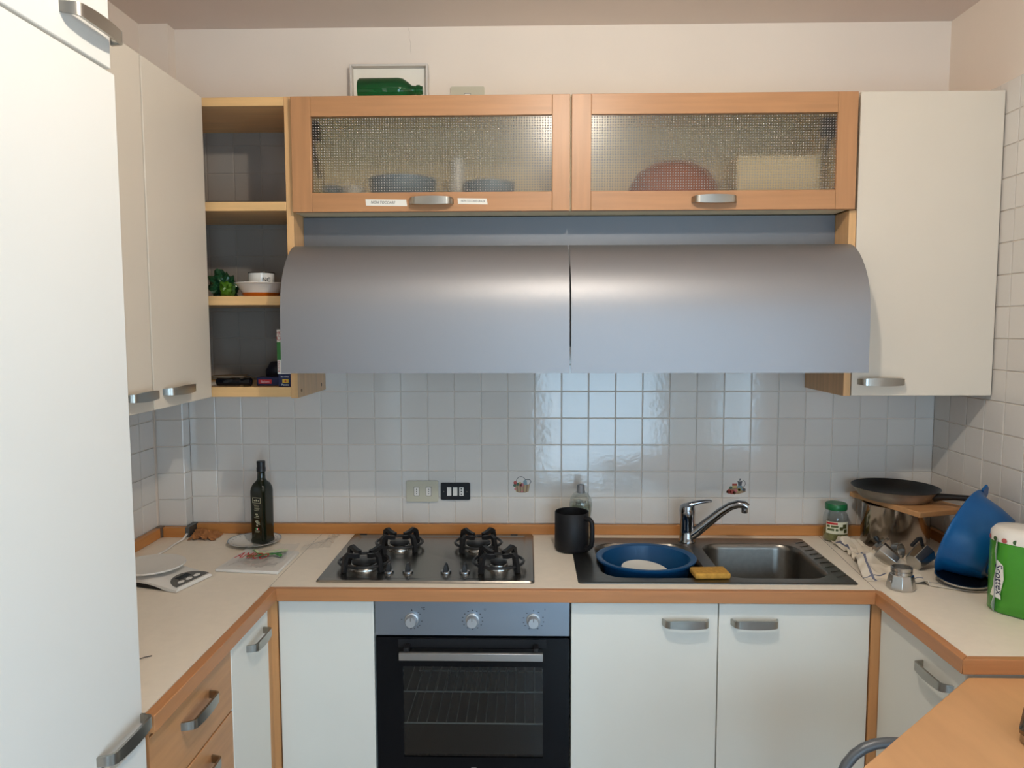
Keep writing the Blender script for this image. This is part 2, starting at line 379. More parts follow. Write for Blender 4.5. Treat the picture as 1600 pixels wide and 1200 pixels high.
for k in range(9): stroke(m, [(-.026 + k * .0065, .003), (-.022 + k * .0054, -.026)], x, z, y - .0001, .0018, 6 if k % 2 else 7)
stroke(m, arc(-.004, .006, .02, .028, 0, 180), x, z, y - .0001, .0022, 0)
flat(m, [(.004, .002), (.02, .002), (.018, .018), (.012, .022), (.005, .018)], x, z, y - .0002, 1, 5)
stroke(m, [(.012, .022), (.03, .022), (.034, .014), (.028, .004)], x, z, y - .0001, .0026, 0)
for a, b_, r_, c in ((-.026, .01, .007, 2), (-.028, .0, .006, 3), (-.008, .008, .006, 7), (.0, .002, .007, 4), (-.016, .004, .006, 3), (-.006, .0, .005, 2), (-.026, -.014, .004, 4), (.0, -.024, .004, 4)): disc(m, x, z, r_, y - .0003, None, c, 10, a, b_)
obj('painted_motif', m, mcols, wb, fixn=False)
x, z = 16.5 * PT + .001, Z0 + .044
m = MB()
flat(m, [(-.036, -.022), (-.02, -.028), (.01, -.028), (.036, -.02), (.036, -.008), (.02, .004), (-.02, .0), (-.03, -.012)], x, z, y, 1, 1)
flat(m, [(.006, .004), (.022, .004), (.026, -.014), (.004, -.014)], x, z, y - .0001, 1, 5); flat(m, [(.008, .004), (.02, .004), (.022, .018), (.006, .018)], x, z, y - .0001, 1, 0)
stroke(m, [(.004, .019), (.024, .019)], x, z, y - .0002, .0025, 0); disc(m, x, z, .003, y - .0002, None, 0, 8, .014, .029); stroke(m, [(.008, .02), (.014, .027), (.02, .02)], x, z, y - .0002, .002, 0)
stroke(m, arc(.026, .012, .008, .012, 100, -100), x, z, y - .0002, .0022, 0)
flat(m, [(-.014, -.004), (.002, -.004), (.002, .01), (-.014, .01)], x, z, y - .0002, 1, 7); flat(m, [(-.015, .004), (.003, .004), (.003, .012), (-.015, .012)], x, z, y - .0003, 1, 2)
for a, b_, r_, c in ((-.026, -.018, .009, 2), (-.014, -.02, .009, 2), (-.032, -.02, .005, 6), (-.002, -.016, .007, 4), (-.02, -.004, .006, 3), (.012, -.012, .008, 7), (.012, -.012, .005, 1), (.03, -.012, .006, 0), (-.006, -.024, .006, 6)): disc(m, x, z, r_, y - .0004, None, c, 10, a, b_)
obj('painted_motif', m, mcols, wb, fixn=False)

# ------------------------------------------------------------------ pull handle, shared mesh (runs along local x, sticks out towards local -y)
def handle_mesh(L=.142, out=.03):
    loops = []; N = 22
    for k in range(N + 1):
        t = -1 + 2 * k / N; a = abs(t)
        x = L / 2 * math.copysign(1 - (1 - a) ** 1.35, t) if a > .0 else 0
        x = L / 2 * math.copysign(min(1, a * 1.12) if a < .8 else .896 + (a - .8) / .2 * .104, t)
        o = out * (1 - max(0, (a - .72) / .28) ** 1.6) * (1 - .10 * (a / .72) ** 2 if a < .72 else .9)
        h = .0135 * (1 - .33 * a * a); th = .0028
        d = max(0, (a - .72) / .28)
        nx, ny = math.sin(d * PI / 2) * math.copysign(1, t), -math.cos(d * PI / 2)
        loops.append([(x + nx * th, -o + ny * th, -h), (x + nx * th, -o + ny * th, h), (x - nx * th, -o - ny * th, h), (x - nx * th, -o - ny * th, -h)])
    mb = MB().loft(loops)
    me = bpy.data.meshes.new('handle'); me.from_pydata(mb.v, [], mb.f); me.materials.append(nickel)
    bm = bmesh.new(); bm.from_mesh(me); bmesh.ops.recalc_face_normals(bm, faces=bm.faces[:]); bm.to_mesh(me); bm.free()
    me.shade_smooth(); me.set_sharp_from_angle(angle=math.radians(50)); me.update(); return me
HM = handle_mesh()
def handle(parent, x, y, z, rz=0, s=1):
    o = bpy.data.objects.new('handle', HM); C.objects.link(o); o.parent = parent; o.location = Vector((x, y, z)) - wloc(parent); o.rotation_euler = (0, 0, rz); o.scale = (s, 1, 1); return o

# ------------------------------------------------------------------ tall fridge cupboard on the left
FX = .10; FY0, FY1 = -1.97, -1.352
t = thing('fridge_cupboard', 'tall white cupboard with long door at the left edge', 'cupboard', (-.2, (FY0 + FY1) / 2, 0))
obj('body', MB().box(XL, FX - .022, FY0, FY1 - .001, .08, 2.62).box(XL, FX - .06, FY0 + .01, FY1 - .01, 0, .08), fr_m, t, bevel=.001)
d = obj('door', bx(FX - .02, FX, FY0 + .002, FY1 + .012, .878, 2.173), fr_m, t, bevel=.0025); handle(d, FX, -1.423, .898, PI / 2, 1.08)
d = obj('door', bx(FX - .02, FX, FY0 + .002, FY1, 2.178, 2.615), fr_m, t, bevel=.0025); handle(d, FX, -1.425, 2.232, PI / 2, 1.08)
obj('door', bx(FX - .012, FX + .016, FY0 + .002, FY1 - .008, .1, .866), fr_m, t, bevel=.0025)

# ------------------------------------------------------------------ worktop, its wooden edge and the upstand
WT, WB_ = .90, .862
t = thing('worktop', 'cream laminate worktop with wooden front edge running round three sides', 'worktop', (1, -.3, WB_))
SK = (1.075, 1.872, -.532, -.085)        # sink cut-out
def cut(m_, **k): return m_
obj('left_panel', bx(XL, .0995, -1.3415, -.001, WB_, WT), top_m, t)
obj('middle_panel', MB().prism([(.1005, -.59), (1.932, -.59), (1.985, -.001), (.1005, -.001)], WB_, WT, [[(SK[0], SK[2]), (SK[1], SK[2]), (SK[1], SK[3]), (SK[0], SK[3])]]), top_m, t)
obj('right_panel', MB().prism([(1.933, -.59), (1.944, -.60), (1.944, -1.034), (XR - .001, -1.034), (XR - .001, -.001), (1.986, -.001)], WB_, WT), top_m, t)
obj('joint_line', bx(.0996, .1004, -.592, -.002, WT - .004, WT + .0001), dark_line, t)
obj('joint_line', MB().prism([(1.9318, -.592), (1.9332, -.592), (1.9862, -.002), (1.9848, -.002)], WT - .004, WT + .0001), dark_line, t)
obj('edge_strip', MB().prism([(.1005, -1.3415), (.125, -1.3415), (.125, -.6115), (.1005, -.5905)], WB_, WT - .0006), edge_y, t, bevel=.0015)
obj('edge_strip', MB().prism([(.1012, -.5912), (.1255, -.6118), (1.9218, -.6118), (1.9435, -.5912)], WB_, WT - .0006), edge_x, t, bevel=.0015)
obj('edge_strip', MB().prism([(1.9220, -.6112), (1.9445, -.5912), (1.9445, -1.0335), (1.9220, -1.054)], WB_, WT - .0006), edge_y, t, bevel=.0015)
obj('edge_strip', MB().prism([(1.9228, -1.0542), (1.9448, -1.0345), (XR - .001, -1.0345), (XR - .001, -1.0542)], WB_, WT - .0006), edge_x, t, bevel=.0015)
obj('end_strip', bx(.0, .1245, -1.3425, -1.3416, WB_ + .001, WT - .001), edge_x, t)
# upstand along the walls
t = thing('upstand', 'orange wooden upstand strip between worktop and tiles', 'trim', (1, -.01, WT))
UT = .938
def up(poly, mat_): obj('strip', MB().prism(poly, WT + .0002, UT), mat_, t, bevel=.002)
up([(PX + .022, -.020), (XR - .022, -.020), (XR - .022, -.0005), (PX + .022, -.0005)], up_x)
up([(XR - .020, -.022), (XR - .020, -1.03), (XR - .0005, -1.03), (XR - .0005, -.022)], up_y)
up([(XL + .024, PY - .02), (PX + .004, PY - .02), (PX + .004, PY - .0005), (XL + .024, PY - .0005)], up_x)
up([(XL + .0005, PY - .03), (XL + .02, PY - .03), (XL + .02, -1.33), (XL + .0005, -1.33)], up_y)
capm = pm('corner_cap_plastic', rgb(110, 92, 78), .5)
obj('corner_cap', MB().prism([(XL + .0005, PY - .0005), (XL + .023, PY - .0005), (XL + .023, PY - .021), (XL + .0205, PY - .029), (XL + .0005, PY - .029)], WT + .0003, UT + .002), capm, t)
obj('corner_cap', MB().prism([(PX + .005, PY - .022), (PX + .018, PY - .018), (PX + .02, -.0005), (PX + .0005, -.0005), (PX + .0005, PY - .0005), (PX + .005, PY - .0005)], WT + .0003, UT + .001), pm('metal_corner_cap', rgb(96, 98, 96), .35, .6), t)

# ------------------------------------------------------------------ base units
FY = -.585; BX = .105; RX = 1.945; PL = .10
# left run: drawers, narrow door, corner post
t = thing('drawer_unit', 'wooden three drawer base unit under the left worktop', 'cabinet', (-.2, -1.12, 0))
obj('body', MB().box(XL, BX - .02, -1.338, -.909, PL, WB_ - .001).box(XL, BX - .07, -1.335, -.909, 0, PL), post_z, t)
obj('side_panel', bx(XL, BX + .006, -1.3412, -1.3385, PL, WB_ - .001), edge_y, t)
for z0, z1 in ((.682, .843), (.405, .677), (.105, .40)):
    d = obj('drawer', bx(BX - .019, BX, -1.336, -.908, z0, z1), draw_y, t, bevel=.002)
    handle(d, BX, -1.115, z1 - .052, PI / 2, 1.05)
obj('top_rail', bx(BX - .019, BX - .004, -1.336, -.908, .8445, WB_ - .001), draw_y, t)
t = thing('base_cabinet', 'narrow white door base cabinet beside the wooden drawers', 'cabinet', (-.2, -.77, 0))
obj('body', MB().box(XL, BX - .02, -.907, -.63, PL, WB_ - .001).box(XL, BX - .07, -.907, -.63, 0, PL), lam, t)
d = obj('door', bx(BX - .019, BX, -.905, -.632, .105, .852), lam, t, bevel=.002); handle(d, BX, -.735, .797, PI / 2, .92)
o = obj('corner_post', MB().prism([(BX - .02, -.6295), (BX, -.6295), (BX + .001, -.605), (.119, -.5875), (.119, -.566), (BX - .02, -.566)], 0, WB_ - .001), post_z, None, (BX, -.6, 0), bevel=.0015)
tag(o, 'wooden corner post left of the blank white panel', 'post')
t = thing('base_cabinet', 'blank white base panel without handle left of the oven', 'cabinet', (.27, -.3, 0))
obj('body', MB().box(.1215, .416, FY + .022, -.02, PL, WB_ - .001).box(.1215, .416, FY + .08, -.02, 0, PL), lam, t)
obj('door', bx(.1225, .4155, FY, FY + .02, .105, .852), lam, t, bevel=.002)
# sink unit
t = thing('sink_cabinet', 'white two door base cabinet under the sink', 'cabinet', (1.47, -.3, 0))
b = MB(); b.box(1.0195, 1.036, FY + .022, -.02, PL, WB_ - .001).box(1.906, 1.9225, FY + .022, -.02, PL, WB_ - .001).box(1.036, 1.906, FY + .022, -.02, PL, PL + .016).box(1.036, 1.906, -.03, -.02, PL, .7).box(1.0195, 1.9225, FY + .08, FY + .095, 0, PL)
obj('body', b, lam, t)
d = obj('door', bx(1.0205, 1.4645, FY, FY + .02, .105, .852), lam, t, bevel=.002); handle(d, 1.366, FY, .796, 0, .97)
d = obj('door', bx(1.4675, 1.9205, FY, FY + .02, .105, .852), lam, t, bevel=.002); handle(d, 1.574, FY, .797, 0, .97)
o = obj('corner_post', MB().prism([(1.924, -.5875), (1.944, -.5995), (1.951, -.5995), (1.951, -.566), (1.924, -.566)], 0, WB_ - .001), post_z, None, (1.94, -.58, 0), bevel=.0015)
tag(o, 'wooden corner post right of the sink cabinet doors', 'post')
t = thing('base_cabinet', 'white door base cabinet under the right worktop beside the table', 'cabinet', (2.15, -.82, 0))
obj('body', MB().box(RX + .021, XR - .004, -1.03, -.602, PL, WB_ - .001).box(RX + .07, XR - .004, -1.03, -.602, 0, PL), lam, t)
d = obj('door', bx(RX, RX + .02, -1.032, -.602, .105, .852), lam, t, bevel=.002); handle(d, RX, -.912, .79, -PI / 2, 1.0)

# ------------------------------------------------------------------ oven
OX0, OX1 = .4185, 1.0175
t = thing('oven', 'built in oven with steel control panel and black glass door', 'oven', (.718, -.3, .26))
b = MB(); Yc0, Yc1 = FY + .022, -.06
b.box(OX0 + .01, OX0 + .06, Yc0, Yc1, .262, .85).box(OX1 - .06, OX1 - .01, Yc0, Yc1, .262, .85).box(OX0 + .06, OX1 - .06, Yc0, Yc1, .262, .31).box(OX0 + .06, OX1 - .06, Yc0, Yc1, .70, .85).box(OX0 + .06, OX1 - .06, Yc1 - .02, Yc1, .31, .70)
obj('body', b, ov_in, t)
cp = obj('control_panel', bx(OX0 + .002, OX1 - .002, FY - .001, FY + .021, .7465, .857), panel_steel, t, bevel=.002)
for kx in (.533, .719, .905):
    k = MB().lathe([(.021, 0), (.021, .004), (.0185, .006)], n=32).lathe([(.0175, .006), (.0165, .026), (.0150, .028)], n=32)
    k.xf(Matrix.Translation((kx, FY - .001, .797)) @ Matrix.Rotation(PI / 2, 4, 'X'))
    kk = obj('knob', k, knob_silver, t, smooth=40)
    obj('pointer', bx(kx - .001, kx + .001, FY - .0295, FY - .029, .802, .812), grey_pl, kk)
mk = MB(); yk = FY - .0014
for kx, angs in ((.533, (90, 50, 35, -10, -40, -55, -75, -95, -115, 180)), (.719, (90, 65, 40, 15, -8, -32, -60, -90, -120, -148, 188, 165, 140, 115)), (.905, (60, 20, -10, -35, -65, -115, 215, 195, 165, 130))):
    for a in angs:
        a = math.radians(a); cx, cz = kx + .031 * math.cos(a), .797 + .029 * math.sin(a)
        mk.box(cx - .0022, cx + .0022, yk, yk + .0006, cz - .0009, cz + .0009)
    mk.box(kx - .001, kx + .001, yk, yk + .0006, .825, .829)
sx_ = .754; mk.box(sx_, sx_ + .006, yk, yk + .0006, .828, .8285).box(sx_, sx_ + .006, yk, yk + .0006, .832, .8325).box(sx_, sx_ + .0005, yk, yk + .0006, .828, .8325).box(sx_ + .0055, sx_ + .006, yk, yk + .0006, .828, .8325)
mk.add([(.9385, yk, .829), (.9415, yk, .829), (.940, yk, .836)], [(0, 1, 2)])
o = obj('dial_marks', mk, ink, cp); o['kind'] = 'stuff'; text('°C', .011, FRONT(.568, yk, .831), ink, cp)
dr = obj('door', MB().prism([(OX0 + .003, .268), (OX1 - .003, .268), (OX1 - .003, .7395), (OX0 + .003, .7395)], 0, .02, [[(.503, .357), (.934, .357), (.934, .648), (.503, .648)]]).xf(Matrix.Translation((0, FY + .02, 0)) @ Matrix.Rotation(PI / 2, 4, 'X')), blk_gloss, t)
obj('window_pane', bx(.503, .934, FY + .004, FY + .008, .357, .648), oven_glass, dr)
obj('vent_slot', bx(.49, .945, FY - .0005, FY + .002, .708, .735), blk_matt, dr)
hd = obj('door_handle', bx(.4995, .9335, -.634, -.622, .6885, .712), pm('handle_steel', rgb(176, 172, 168), .33, .9, var=.04, vscale=200, stretch=(1, 20, 20)), dr, bevel=.0015)
for hx in (.512, .905): obj('bracket', MB().box(hx, hx + .016, -.622, FY - .0005, .694, .722), blk_matt, hd, bevel=.002)
obj('badge', bx(.712, .728, FY - .0012, FY, .318, .324), knob_silver, dr)
for rz in (.525, .420):
    r_ = MB().tube([(.485, -.50, rz), (.955, -.50, rz)], .0026, 6).tube([(.485, -.14, rz), (.955, -.14, rz)], .0026, 6)
    for k in range(15):
        xx = .50 + k * .0315; r_.tube([(xx, -.505, rz + .003), (xx, -.13, rz + .003)], .0018, 6)
    obj('wire_rack', r_, pm('rack_wire_%d' % int(rz * 1000), rgb(215, 210, 200), .35, .4), t, smooth=60)

# ------------------------------------------------------------------ wall units
UY = -.34
t = thing('wall_cabinet', 'tall ivory wall cabinet right of the hood', 'cabinet', (2.17, -.17, 1.46))
obj('body', MB().box(1.9455, 1.9615, UY + .021, -.001, 1.46, 2.43).box(2.386, 2.402, UY + .021, -.001, 1.46, 2.43).box(1.9615, 2.386, UY + .021, -.001, 1.46, 1.478).box(1.9615, 2.386, UY + .021, -.001, 2.412, 2.43).box(1.9615, 2.386, -.009, -.001, 1.478, 2.412), pale_z, t)
d = obj('door', bx(1.9475, 2.4005, UY, UY + .02, 1.461, 2.4315), lam_up, t, bevel=.002); handle(d, 2.041, UY, 1.508, 0, 1.02)
LX = -.155
for i, (ya, yb, hy, lab) in enumerate(((-.745, -.366, -.612, 'ivory wall cabinet door nearest the open shelves'), (-1.346, -.749, -.83, 'ivory wall cabinet mostly hidden behind the tall white cupboard'))):
    t = thing('wall_cabinet', lab, 'cabinet', (-.33, (ya + yb) / 2, 1.46), 'ivory wall cabinets on the left wall')
    obj('body', bx(XL, LX - .021, ya, yb, 1.461, 2.421), lam_up, t)
    d = obj('door', bx(LX - .02, LX, ya + .0015, yb - .0015, 1.459, 2.4235), lam_up, t, bevel=.002); handle(d, LX, hy, 1.506, PI / 2, 1.12 if i == 0 else 1.0)
# open shelves
t = thing('open_shelf_unit', 'open beech corner shelf unit between wall cabinet and hood', 'shelf', (-.1, -.17, 1.455))
obj('side_panel', bx(.0995, .1225, UY, -.001, 1.453, 2.432), pale_z, t, bevel=.001)
for z0, z1 in ((2.403, 2.431), (2.069, 2.098), (1.762, 1.792), (1.457, 1.49)):
    obj('shelf_board', bx(-.395, .099, UY, -.007, z0, z1), pale_x, t, bevel=.0015)
obj('back_pane', bx(-.395, .099, -.0065, -.0035, 1.49, 2.403), clear('dimming_pane_tint', (.83, .815, .80), .3, .15), t)  # added pane: its tint stands in for deep shade inside the shelves
scm = pm('screw_cap_brown', rgb(110, 80, 52), .5)
for yy in (-.30, -.06): obj('screw_cap', MB().lathe([(.006, 0), (.006, .001), (.003, .0014)], n=14).xf(Matrix.Translation((.1225, yy, 1.476)) @ Matrix.Rotation(PI / 2, 4, 'Y')), scm, t)
# glass fronted cabinets over the hood
for i, (xa, xb, pa, pb, lab, hx) in enumerate(((.127, 1.0235, .191, .9665, 'beech wall cabinet with dotted glass door and two paper stickers', .578), (1.0285, 1.931, 1.0905, 1.8685, 'beech wall cabinet with dotted glass door and no stickers', 1.483))):
    ia, ib = (.1235, 1.0255) if i == 0 else (1.0265, 1.9205)
    t = thing('glass_cabinet', lab, 'cabinet', ((xa + xb) / 2, -.17, 2.062))
    b = MB().box(ia, ia + .016, UY, -.001, 2.064, 2.428).box(ib - .016, ib, UY, -.001, 2.064, 2.428).box(ia + .016, ib - .016, UY, -.001, 2.064, 2.082).box(ia + .016, ib - .016, UY, -.001, 2.41, 2.428).box(ia + .016, ib - .016, -.01, -.001, 2.082, 2.41)
    obj('body', b, pm('cabinet_interior_%d' % i, rgb(238, 222, 188), .6), t)
    za, zb, zc, zd = 2.061, 2.426, 2.122, 2.3625
    d = obj('door_stile', bx(xa, pa, UY - .021, UY - .001, za, zb), beech_z, t, bevel=.0015)
    obj('door_stile', bx(pb, xb, UY - .021, UY - .001, za, zb), beech_z, t, bevel=.0015)
    obj('door_rail', bx(pa + .0003, pb - .0003, UY - .0205, UY - .001, zd, zb), beech_x, t, bevel=.0012)
    r_ = obj('door_rail', bx(pa + .0003, pb - .0003, UY - .0205, UY - .001, za, zc), beech_x, t, bevel=.0012)
    handle(r_, hx, UY - .0205, 2.092, 0, .97)
    obj('pane', bx(pa - .004, pb + .004, UY - .013, UY - .009, zc - .004, zd + .004), dot_glass, t)
    hx_ = ia + .05 if i == 0 else ib - .05
    obj('lift_hinge', MB().box(hx_ - .03, hx_ + .03, -.325, -.285, 2.30, 2.36).tube([(hx_, -.30, 2.31), (hx_, -.20, 2.20)], .008), blk_matt, t, bevel=.004)
    if i == 0:
        yy = UY - .0209
        for sa, sb, z0, z1, w_, sz in ((.366, .499, 2.079, 2.1005, 'NON TOCCARE', .0125), (.664, .759, 2.083, 2.1025, 'NON TOCCARE GRAZIE', .0098)):
            s_ = obj('sticker', MB().prism([(sa, z0 + .001), (sb, z0 - .001), (sb - .003, z1 - .002), (sa - .002, z1)], 0, .0003).xf(Matrix.Translation((0, yy + .0003, 0)) @ Matrix.Rotation(PI / 2, 4, 'X')), paper_m, r_)
            text(w_, sz, FRONT((sa + sb) / 2 - (.012 if sz > .01 else 0), yy - .0002, (z0 + z1) / 2) @ Matrix.Rotation(-.02, 4, 'Z'), ink, s_, shear=.2, sx=.86 if sz > .01 else .72)

# ------------------------------------------------------------------ hood
t = thing('cooker_hood', 'wide silver hood with two curved visors above the worktop', 'hood', (1.02, -.25, 1.5))
obj('side_panel', bx(1.9215, 1.9445, UY, -.001, 1.46, 2.060), pale_z, t, bevel=.001)
obj('back_panel', bx(.1235, 1.9205, -.235, -.215, 1.62, 2.060), hood_back, t)
obj('housing', MB().box(.1235, 1.9205, -.215, -.004, 1.62, 1.70), hood_back, t)
prof = [(-.337, 1.9535), (-.362, 1.947), (-.388, 1.9335), (-.412, 1.9165), (-.436, 1.893), (-.458, 1.866), (-.476, 1.836), (-.489, 1.803), (-.4965, 1.769), (-.500, 1.735), (-.5015, 1.69), (-.5015, 1.62), (-.5015, 1.547)]
for xa, xb in ((.123, 1.0165), (1.0215, 1.928)):
    inn = []
    for k, (y_, z_) in enumerate(prof):
        a = prof[max(k - 1, 0)]; c = prof[min(k + 1, len(prof) - 1)]; ty, tz = c[0] - a[0], c[1] - a[1]; L = math.hypot(ty, tz)
        inn.append((y_ - tz / L * .012, z_ + ty / L * .012))
    lp = prof + inn[::-1]
    mb = MB().loft([[(xa, a, b_) for a, b_ in lp], [(xb, a, b_) for a, b_ in lp]], True, True)
    obj('visor', mb, hood_m, t, smooth=25, bevel=0)
for xa in (.15, 1.87): obj('visor_arm', bx(xa, xa + .02, -.36, -.236, 1.90, 1.93), hood_back, t)
#ITEMS
# ------------------------------------------------------------------ ceiling lamp (above the frame)
t = thing('ceiling_lamp', 'ceiling lamp with one small bare bulb above the room', 'lamp', (LAMP[0], LAMP[1], ZC))
obj('rose', MB().lathe([(.06, 0), (.06, -.012), (.03, -.02), (.024, -.045)], (LAMP[0], LAMP[1], ZC - .0002), 24), white_pl, t, smooth=40)
bl = MB().lathe([(.006, .036), (.02, .03), (.033, .012), (.036, 0), (.033, -.014), (.022, -.028), (.008, -.035)], LAMP, 16)
nt = bulb_m.node_tree; pb_ = nt.nodes['Principled BSDF']
pb_.inputs['Emission Color'].default_value = (*LAMP_COL, 1); pb_.inputs['Emission Strength'].default_value = LAMP_POWER / (4 * PI * PI * .034 ** 2)
obj('bulb', bl, bulb_m, t, smooth=80)

# ------------------------------------------------------------------ gas hob
HX0, HX1, HY0, HY1 = .229, .9085, -.557, -.034
t = thing('gas_hob', 'four burner stainless steel gas hob set in the worktop', 'hob', (.57, -.3, WT))
lp = lambda i, z: at(rrect(HX0 + i, HX1 - i, HY0 + i, HY1 - i, max(.012 - i * .1, .006)), z)
obj('plate', MB().loft([lp(0, WT + .0003), lp(0, WT + .003), lp(.004, WT + .0075), lp(.026, WT + .0082), lp(.034, WT + .005), lp(.036, WT + .0046)], True, True), steel, t, smooth=30)
HZ = WT + .0048
for sx0 in (.255, .823): obj('hinge_slot', bx(sx0, sx0 + .026, -.056, -.049, HZ + .003, HZ + .006), blk, t)
BUR = ((.431, -.205, .036), (.712, -.205, .045), (.352, -.415, .043), (.792, -.415, .029))
for bx_, by_, r in BUR:
    b = obj('burner', MB().lathe([(r + .012, 0), (r + .011, .004), (r + .002, .006), (r + .001, .014), (r - .003, .017)], (bx_, by_, HZ), 32), alu, t, smooth=40)
    obj('burner_cap', MB().lathe([(r - .004, .017), (r - .001, .0175), (r - .001, .022), (r - .005, .0245), (.003, .0255)], (bx_, by_, HZ), 32), blk, b, smooth=40)
    g = MB()
    R_ = .082
    g.tube([(bx_ + R_ * math.cos(2 * PI * k / 36), by_ + R_ * .93 * math.sin(2 * PI * k / 36), HZ + .021) for k in range(36)], .005, 8, closed=True)
    for q in range(4):
        a = PI / 4 + q * PI / 2 + .08; ca, sa = math.cos(a), math.sin(a)
        pr = [(.083, .0005), (.080, .022), (.075, .048), (.066, .054), (.045, .046), (.024, .042)]
        loops = []
        for k, (rr, zz) in enumerate(pr):
            w_ = .0072; h_ = .0068
            p0, p1 = pr[max(k - 1, 0)], pr[min(k + 1, len(pr) - 1)]; tr, tz = p1[0] - p0[0], p1[1] - p0[1]; L = math.hypot(tr, tz); nr, nz = -tz / L, tr / L
            c = [(rr + nr * h_, w_, zz + nz * h_), (rr + nr * h_, -w_, zz + nz * h_), (rr - nr * h_, -w_, zz - nz * h_), (rr - nr * h_, w_, zz - nz * h_)]
            loops.append([(bx_ + e[0] * ca - e[1] * sa, by_ + e[0] * sa + e[1] * ca, HZ + max(e[2], .0003)) for e in c])
        g.loft(loops)
    obj('pan_support', g, blk, t, smooth=40)
for kx in (.442, .504, .626, .686):
    k = obj('knob', MB().lathe([(.0175, 0), (.0175, .003), (.0155, .0065), (.011, .0075)], (kx, -.470, HZ), 28), chrome, t, smooth=40)
    f = MB().loft([[(kx + sx * w, -.470 + sy * d, HZ + z) for sx, sy in ((-1, -1), (1, -1), (1, 1), (-1, 1))] for w, d, z in ((.0085, .0135, .006), (.0075, .0125, .014), (.0055, .0115, .024), (.0025, .009, .031))])
    obj('grip', f, blk, k, bevel=.0015)

# ------------------------------------------------------------------ sink
t = thing('sink', 'stainless steel double bowl sink set in the worktop', 'sink', (1.47, -.3, WT))
SX0, SX1, SY0, SY1 = 1.043, 1.901, -.553, -.066
zt = WT + .0045
bowls = ((1.122, 1.462, -.508, -.138), (1.503, 1.846, -.508, -.138))
out = rrect(SX0 + .006, SX1 - .006, SY0 + .006, SY1 - .006, .012)
m = MB().loft([at(rrect(SX0, SX1, SY0, SY1, .014), WT + .0003), at(rrect(SX0 + .001, SX1 - .001, SY0 + .001, SY1 - .001, .014), WT + .003), at(out, zt)], False, False)
bm_holes = [rrect(a, b_, c, d, .075, 8) for a, b_, c, d in bowls]
# flange (flat sheet with two holes)
bm = bmesh.new()
for lp_ in [out, *bm_holes]:
    vs = [bm.verts.new((x, y, zt)) for x, y in lp_]
    for i in range(len(vs)): bm.edges.new((vs[i], vs[(i + 1) % len(vs)]))
bmesh.ops.triangle_fill(bm, edges=bm.edges[:], use_beauty=True); bm.verts.index_update()
m.add([tuple(q.co) for q in bm.verts], [tuple(q.index for q in f.verts) for f in bm.faces]); bm.free()
for a, b_, c, d in bowls:
    rr = lambda i, z, r: at(rrect(a + i, b_ - i, c + i, d - i, r, 8), z)
    m.loft([rr(0, zt, .075), rr(.004, zt - .004, .072), rr(.008, zt - .02, .07), rr(.016, zt - .13, .064), rr(.03, zt - .155, .05), rr(.06, zt - .162, .03)], False, True)
obj('bowls', m, sink_m, t, smooth=35, fixn=False)
rb = MB()
for k in range(9):
    yy = -.49 + k * .045; rb.tube([(1.858, yy, zt), (1.89, yy + .012, zt)], .0028, 6)
o = obj('drain_ribs', rb, sink_m, t, smooth=60); o['kind'] = 'stuff'
for a, b_, c, d in bowls: obj('drain', MB().lathe([(.036, 0), (.034, .002), (.024, .0015), (.022, -.002)], ((a + b_) / 2, (c + d) / 2, zt - .1618), 28), chrome, t, smooth=40)
# tap
t = thing('tap', 'chrome single lever mixer tap with long swung spout', 'tap', (1.468, -.118, zt))
tx, ty = 1.468, -.118
obj('body', MB().lathe([(.031, 0), (.031, .006), (.027, .012), (.0255, .05), (.026, .085), (.0285, .118), (.026, .134), (.012, .142)], (tx, ty, zt), 28), chrome, t, smooth=45)
lv = MB(); loops = []
for k in range(9):
    u = k / 8; cx = tx - .012 + u * .097; cz = zt + .128 + .026 * u ** .8 + .004 * math.sin(u * PI); w = .016 * (1 - .55 * u); h = .012 * (1 - .62 * u)
    loops.append([(cx, ty - .01 * u + w * math.cos(2 * PI * i / 12), cz + h * math.sin(2 * PI * i / 12)) for i in range(12)])
obj('lever', lv.loft(loops), chrome, t, smooth=60)
P = [(tx + .008, ty - .004, zt + .022), (tx + .03, ty - .012, zt + .04), (tx + .07, ty - .028, zt + .082), (tx + .11, ty - .044, zt + .122), (tx + .14, ty - .055, zt + .146), (tx + .165, ty - .064, zt + .156), (tx + .186, ty - .070, zt + .155), (tx + .195, ty - .073, zt + .148)]
sp = obj('spout', MB().tube(P, [.019, .0185, .0175, .016, .015, .0145, .014, .0125], 16), chrome, t, smooth=60)
obj('aerator', MB().lathe([(.0105, 0), (.0115, .004), (.0115, .018)], (tx + .186, ty - .070, zt + .126), 20), chrome, sp, smooth=50)

# ------------------------------------------------------------------ washing up in the left bowl
def shell(rows, n=48, z_up=True):
    """oval vessel from (a, b, z) rows, outer side then inner side"""
    return MB().loft([[(a * math.cos(2 * PI * i / n), b_ * math.sin(2 * PI * i / n), z) for i in range(n)] for a, b_, z in rows], True, True)
tub = shell([(.105, .09, 0), (.118, .102, .004), (.142, .126, .07), (.152, .136, .112), (.166, .150, .114), (.168, .152, .121), (.160, .144, .123), (.147, .131, .118), (.137, .121, .07), (.112, .097, .008)])
tub.xf(Matrix.Translation((1.285, -.333, zt - .108)) @ Matrix.Rotation(.05, 4, 'Z'))
o = obj('washing_up_tub', tub, blue_dk, None, (1.285, -.333, zt - .108), smooth=50); tag(o, 'dark blue plastic tub sitting in the left sink bowl', 'tub')
pl = MB().lathe([(.04, 0), (.045, .003), (.07, .010), (.082, .018), (.082, .020), (.068, .014), (.04, .006)], (0, 0, 0), 40)
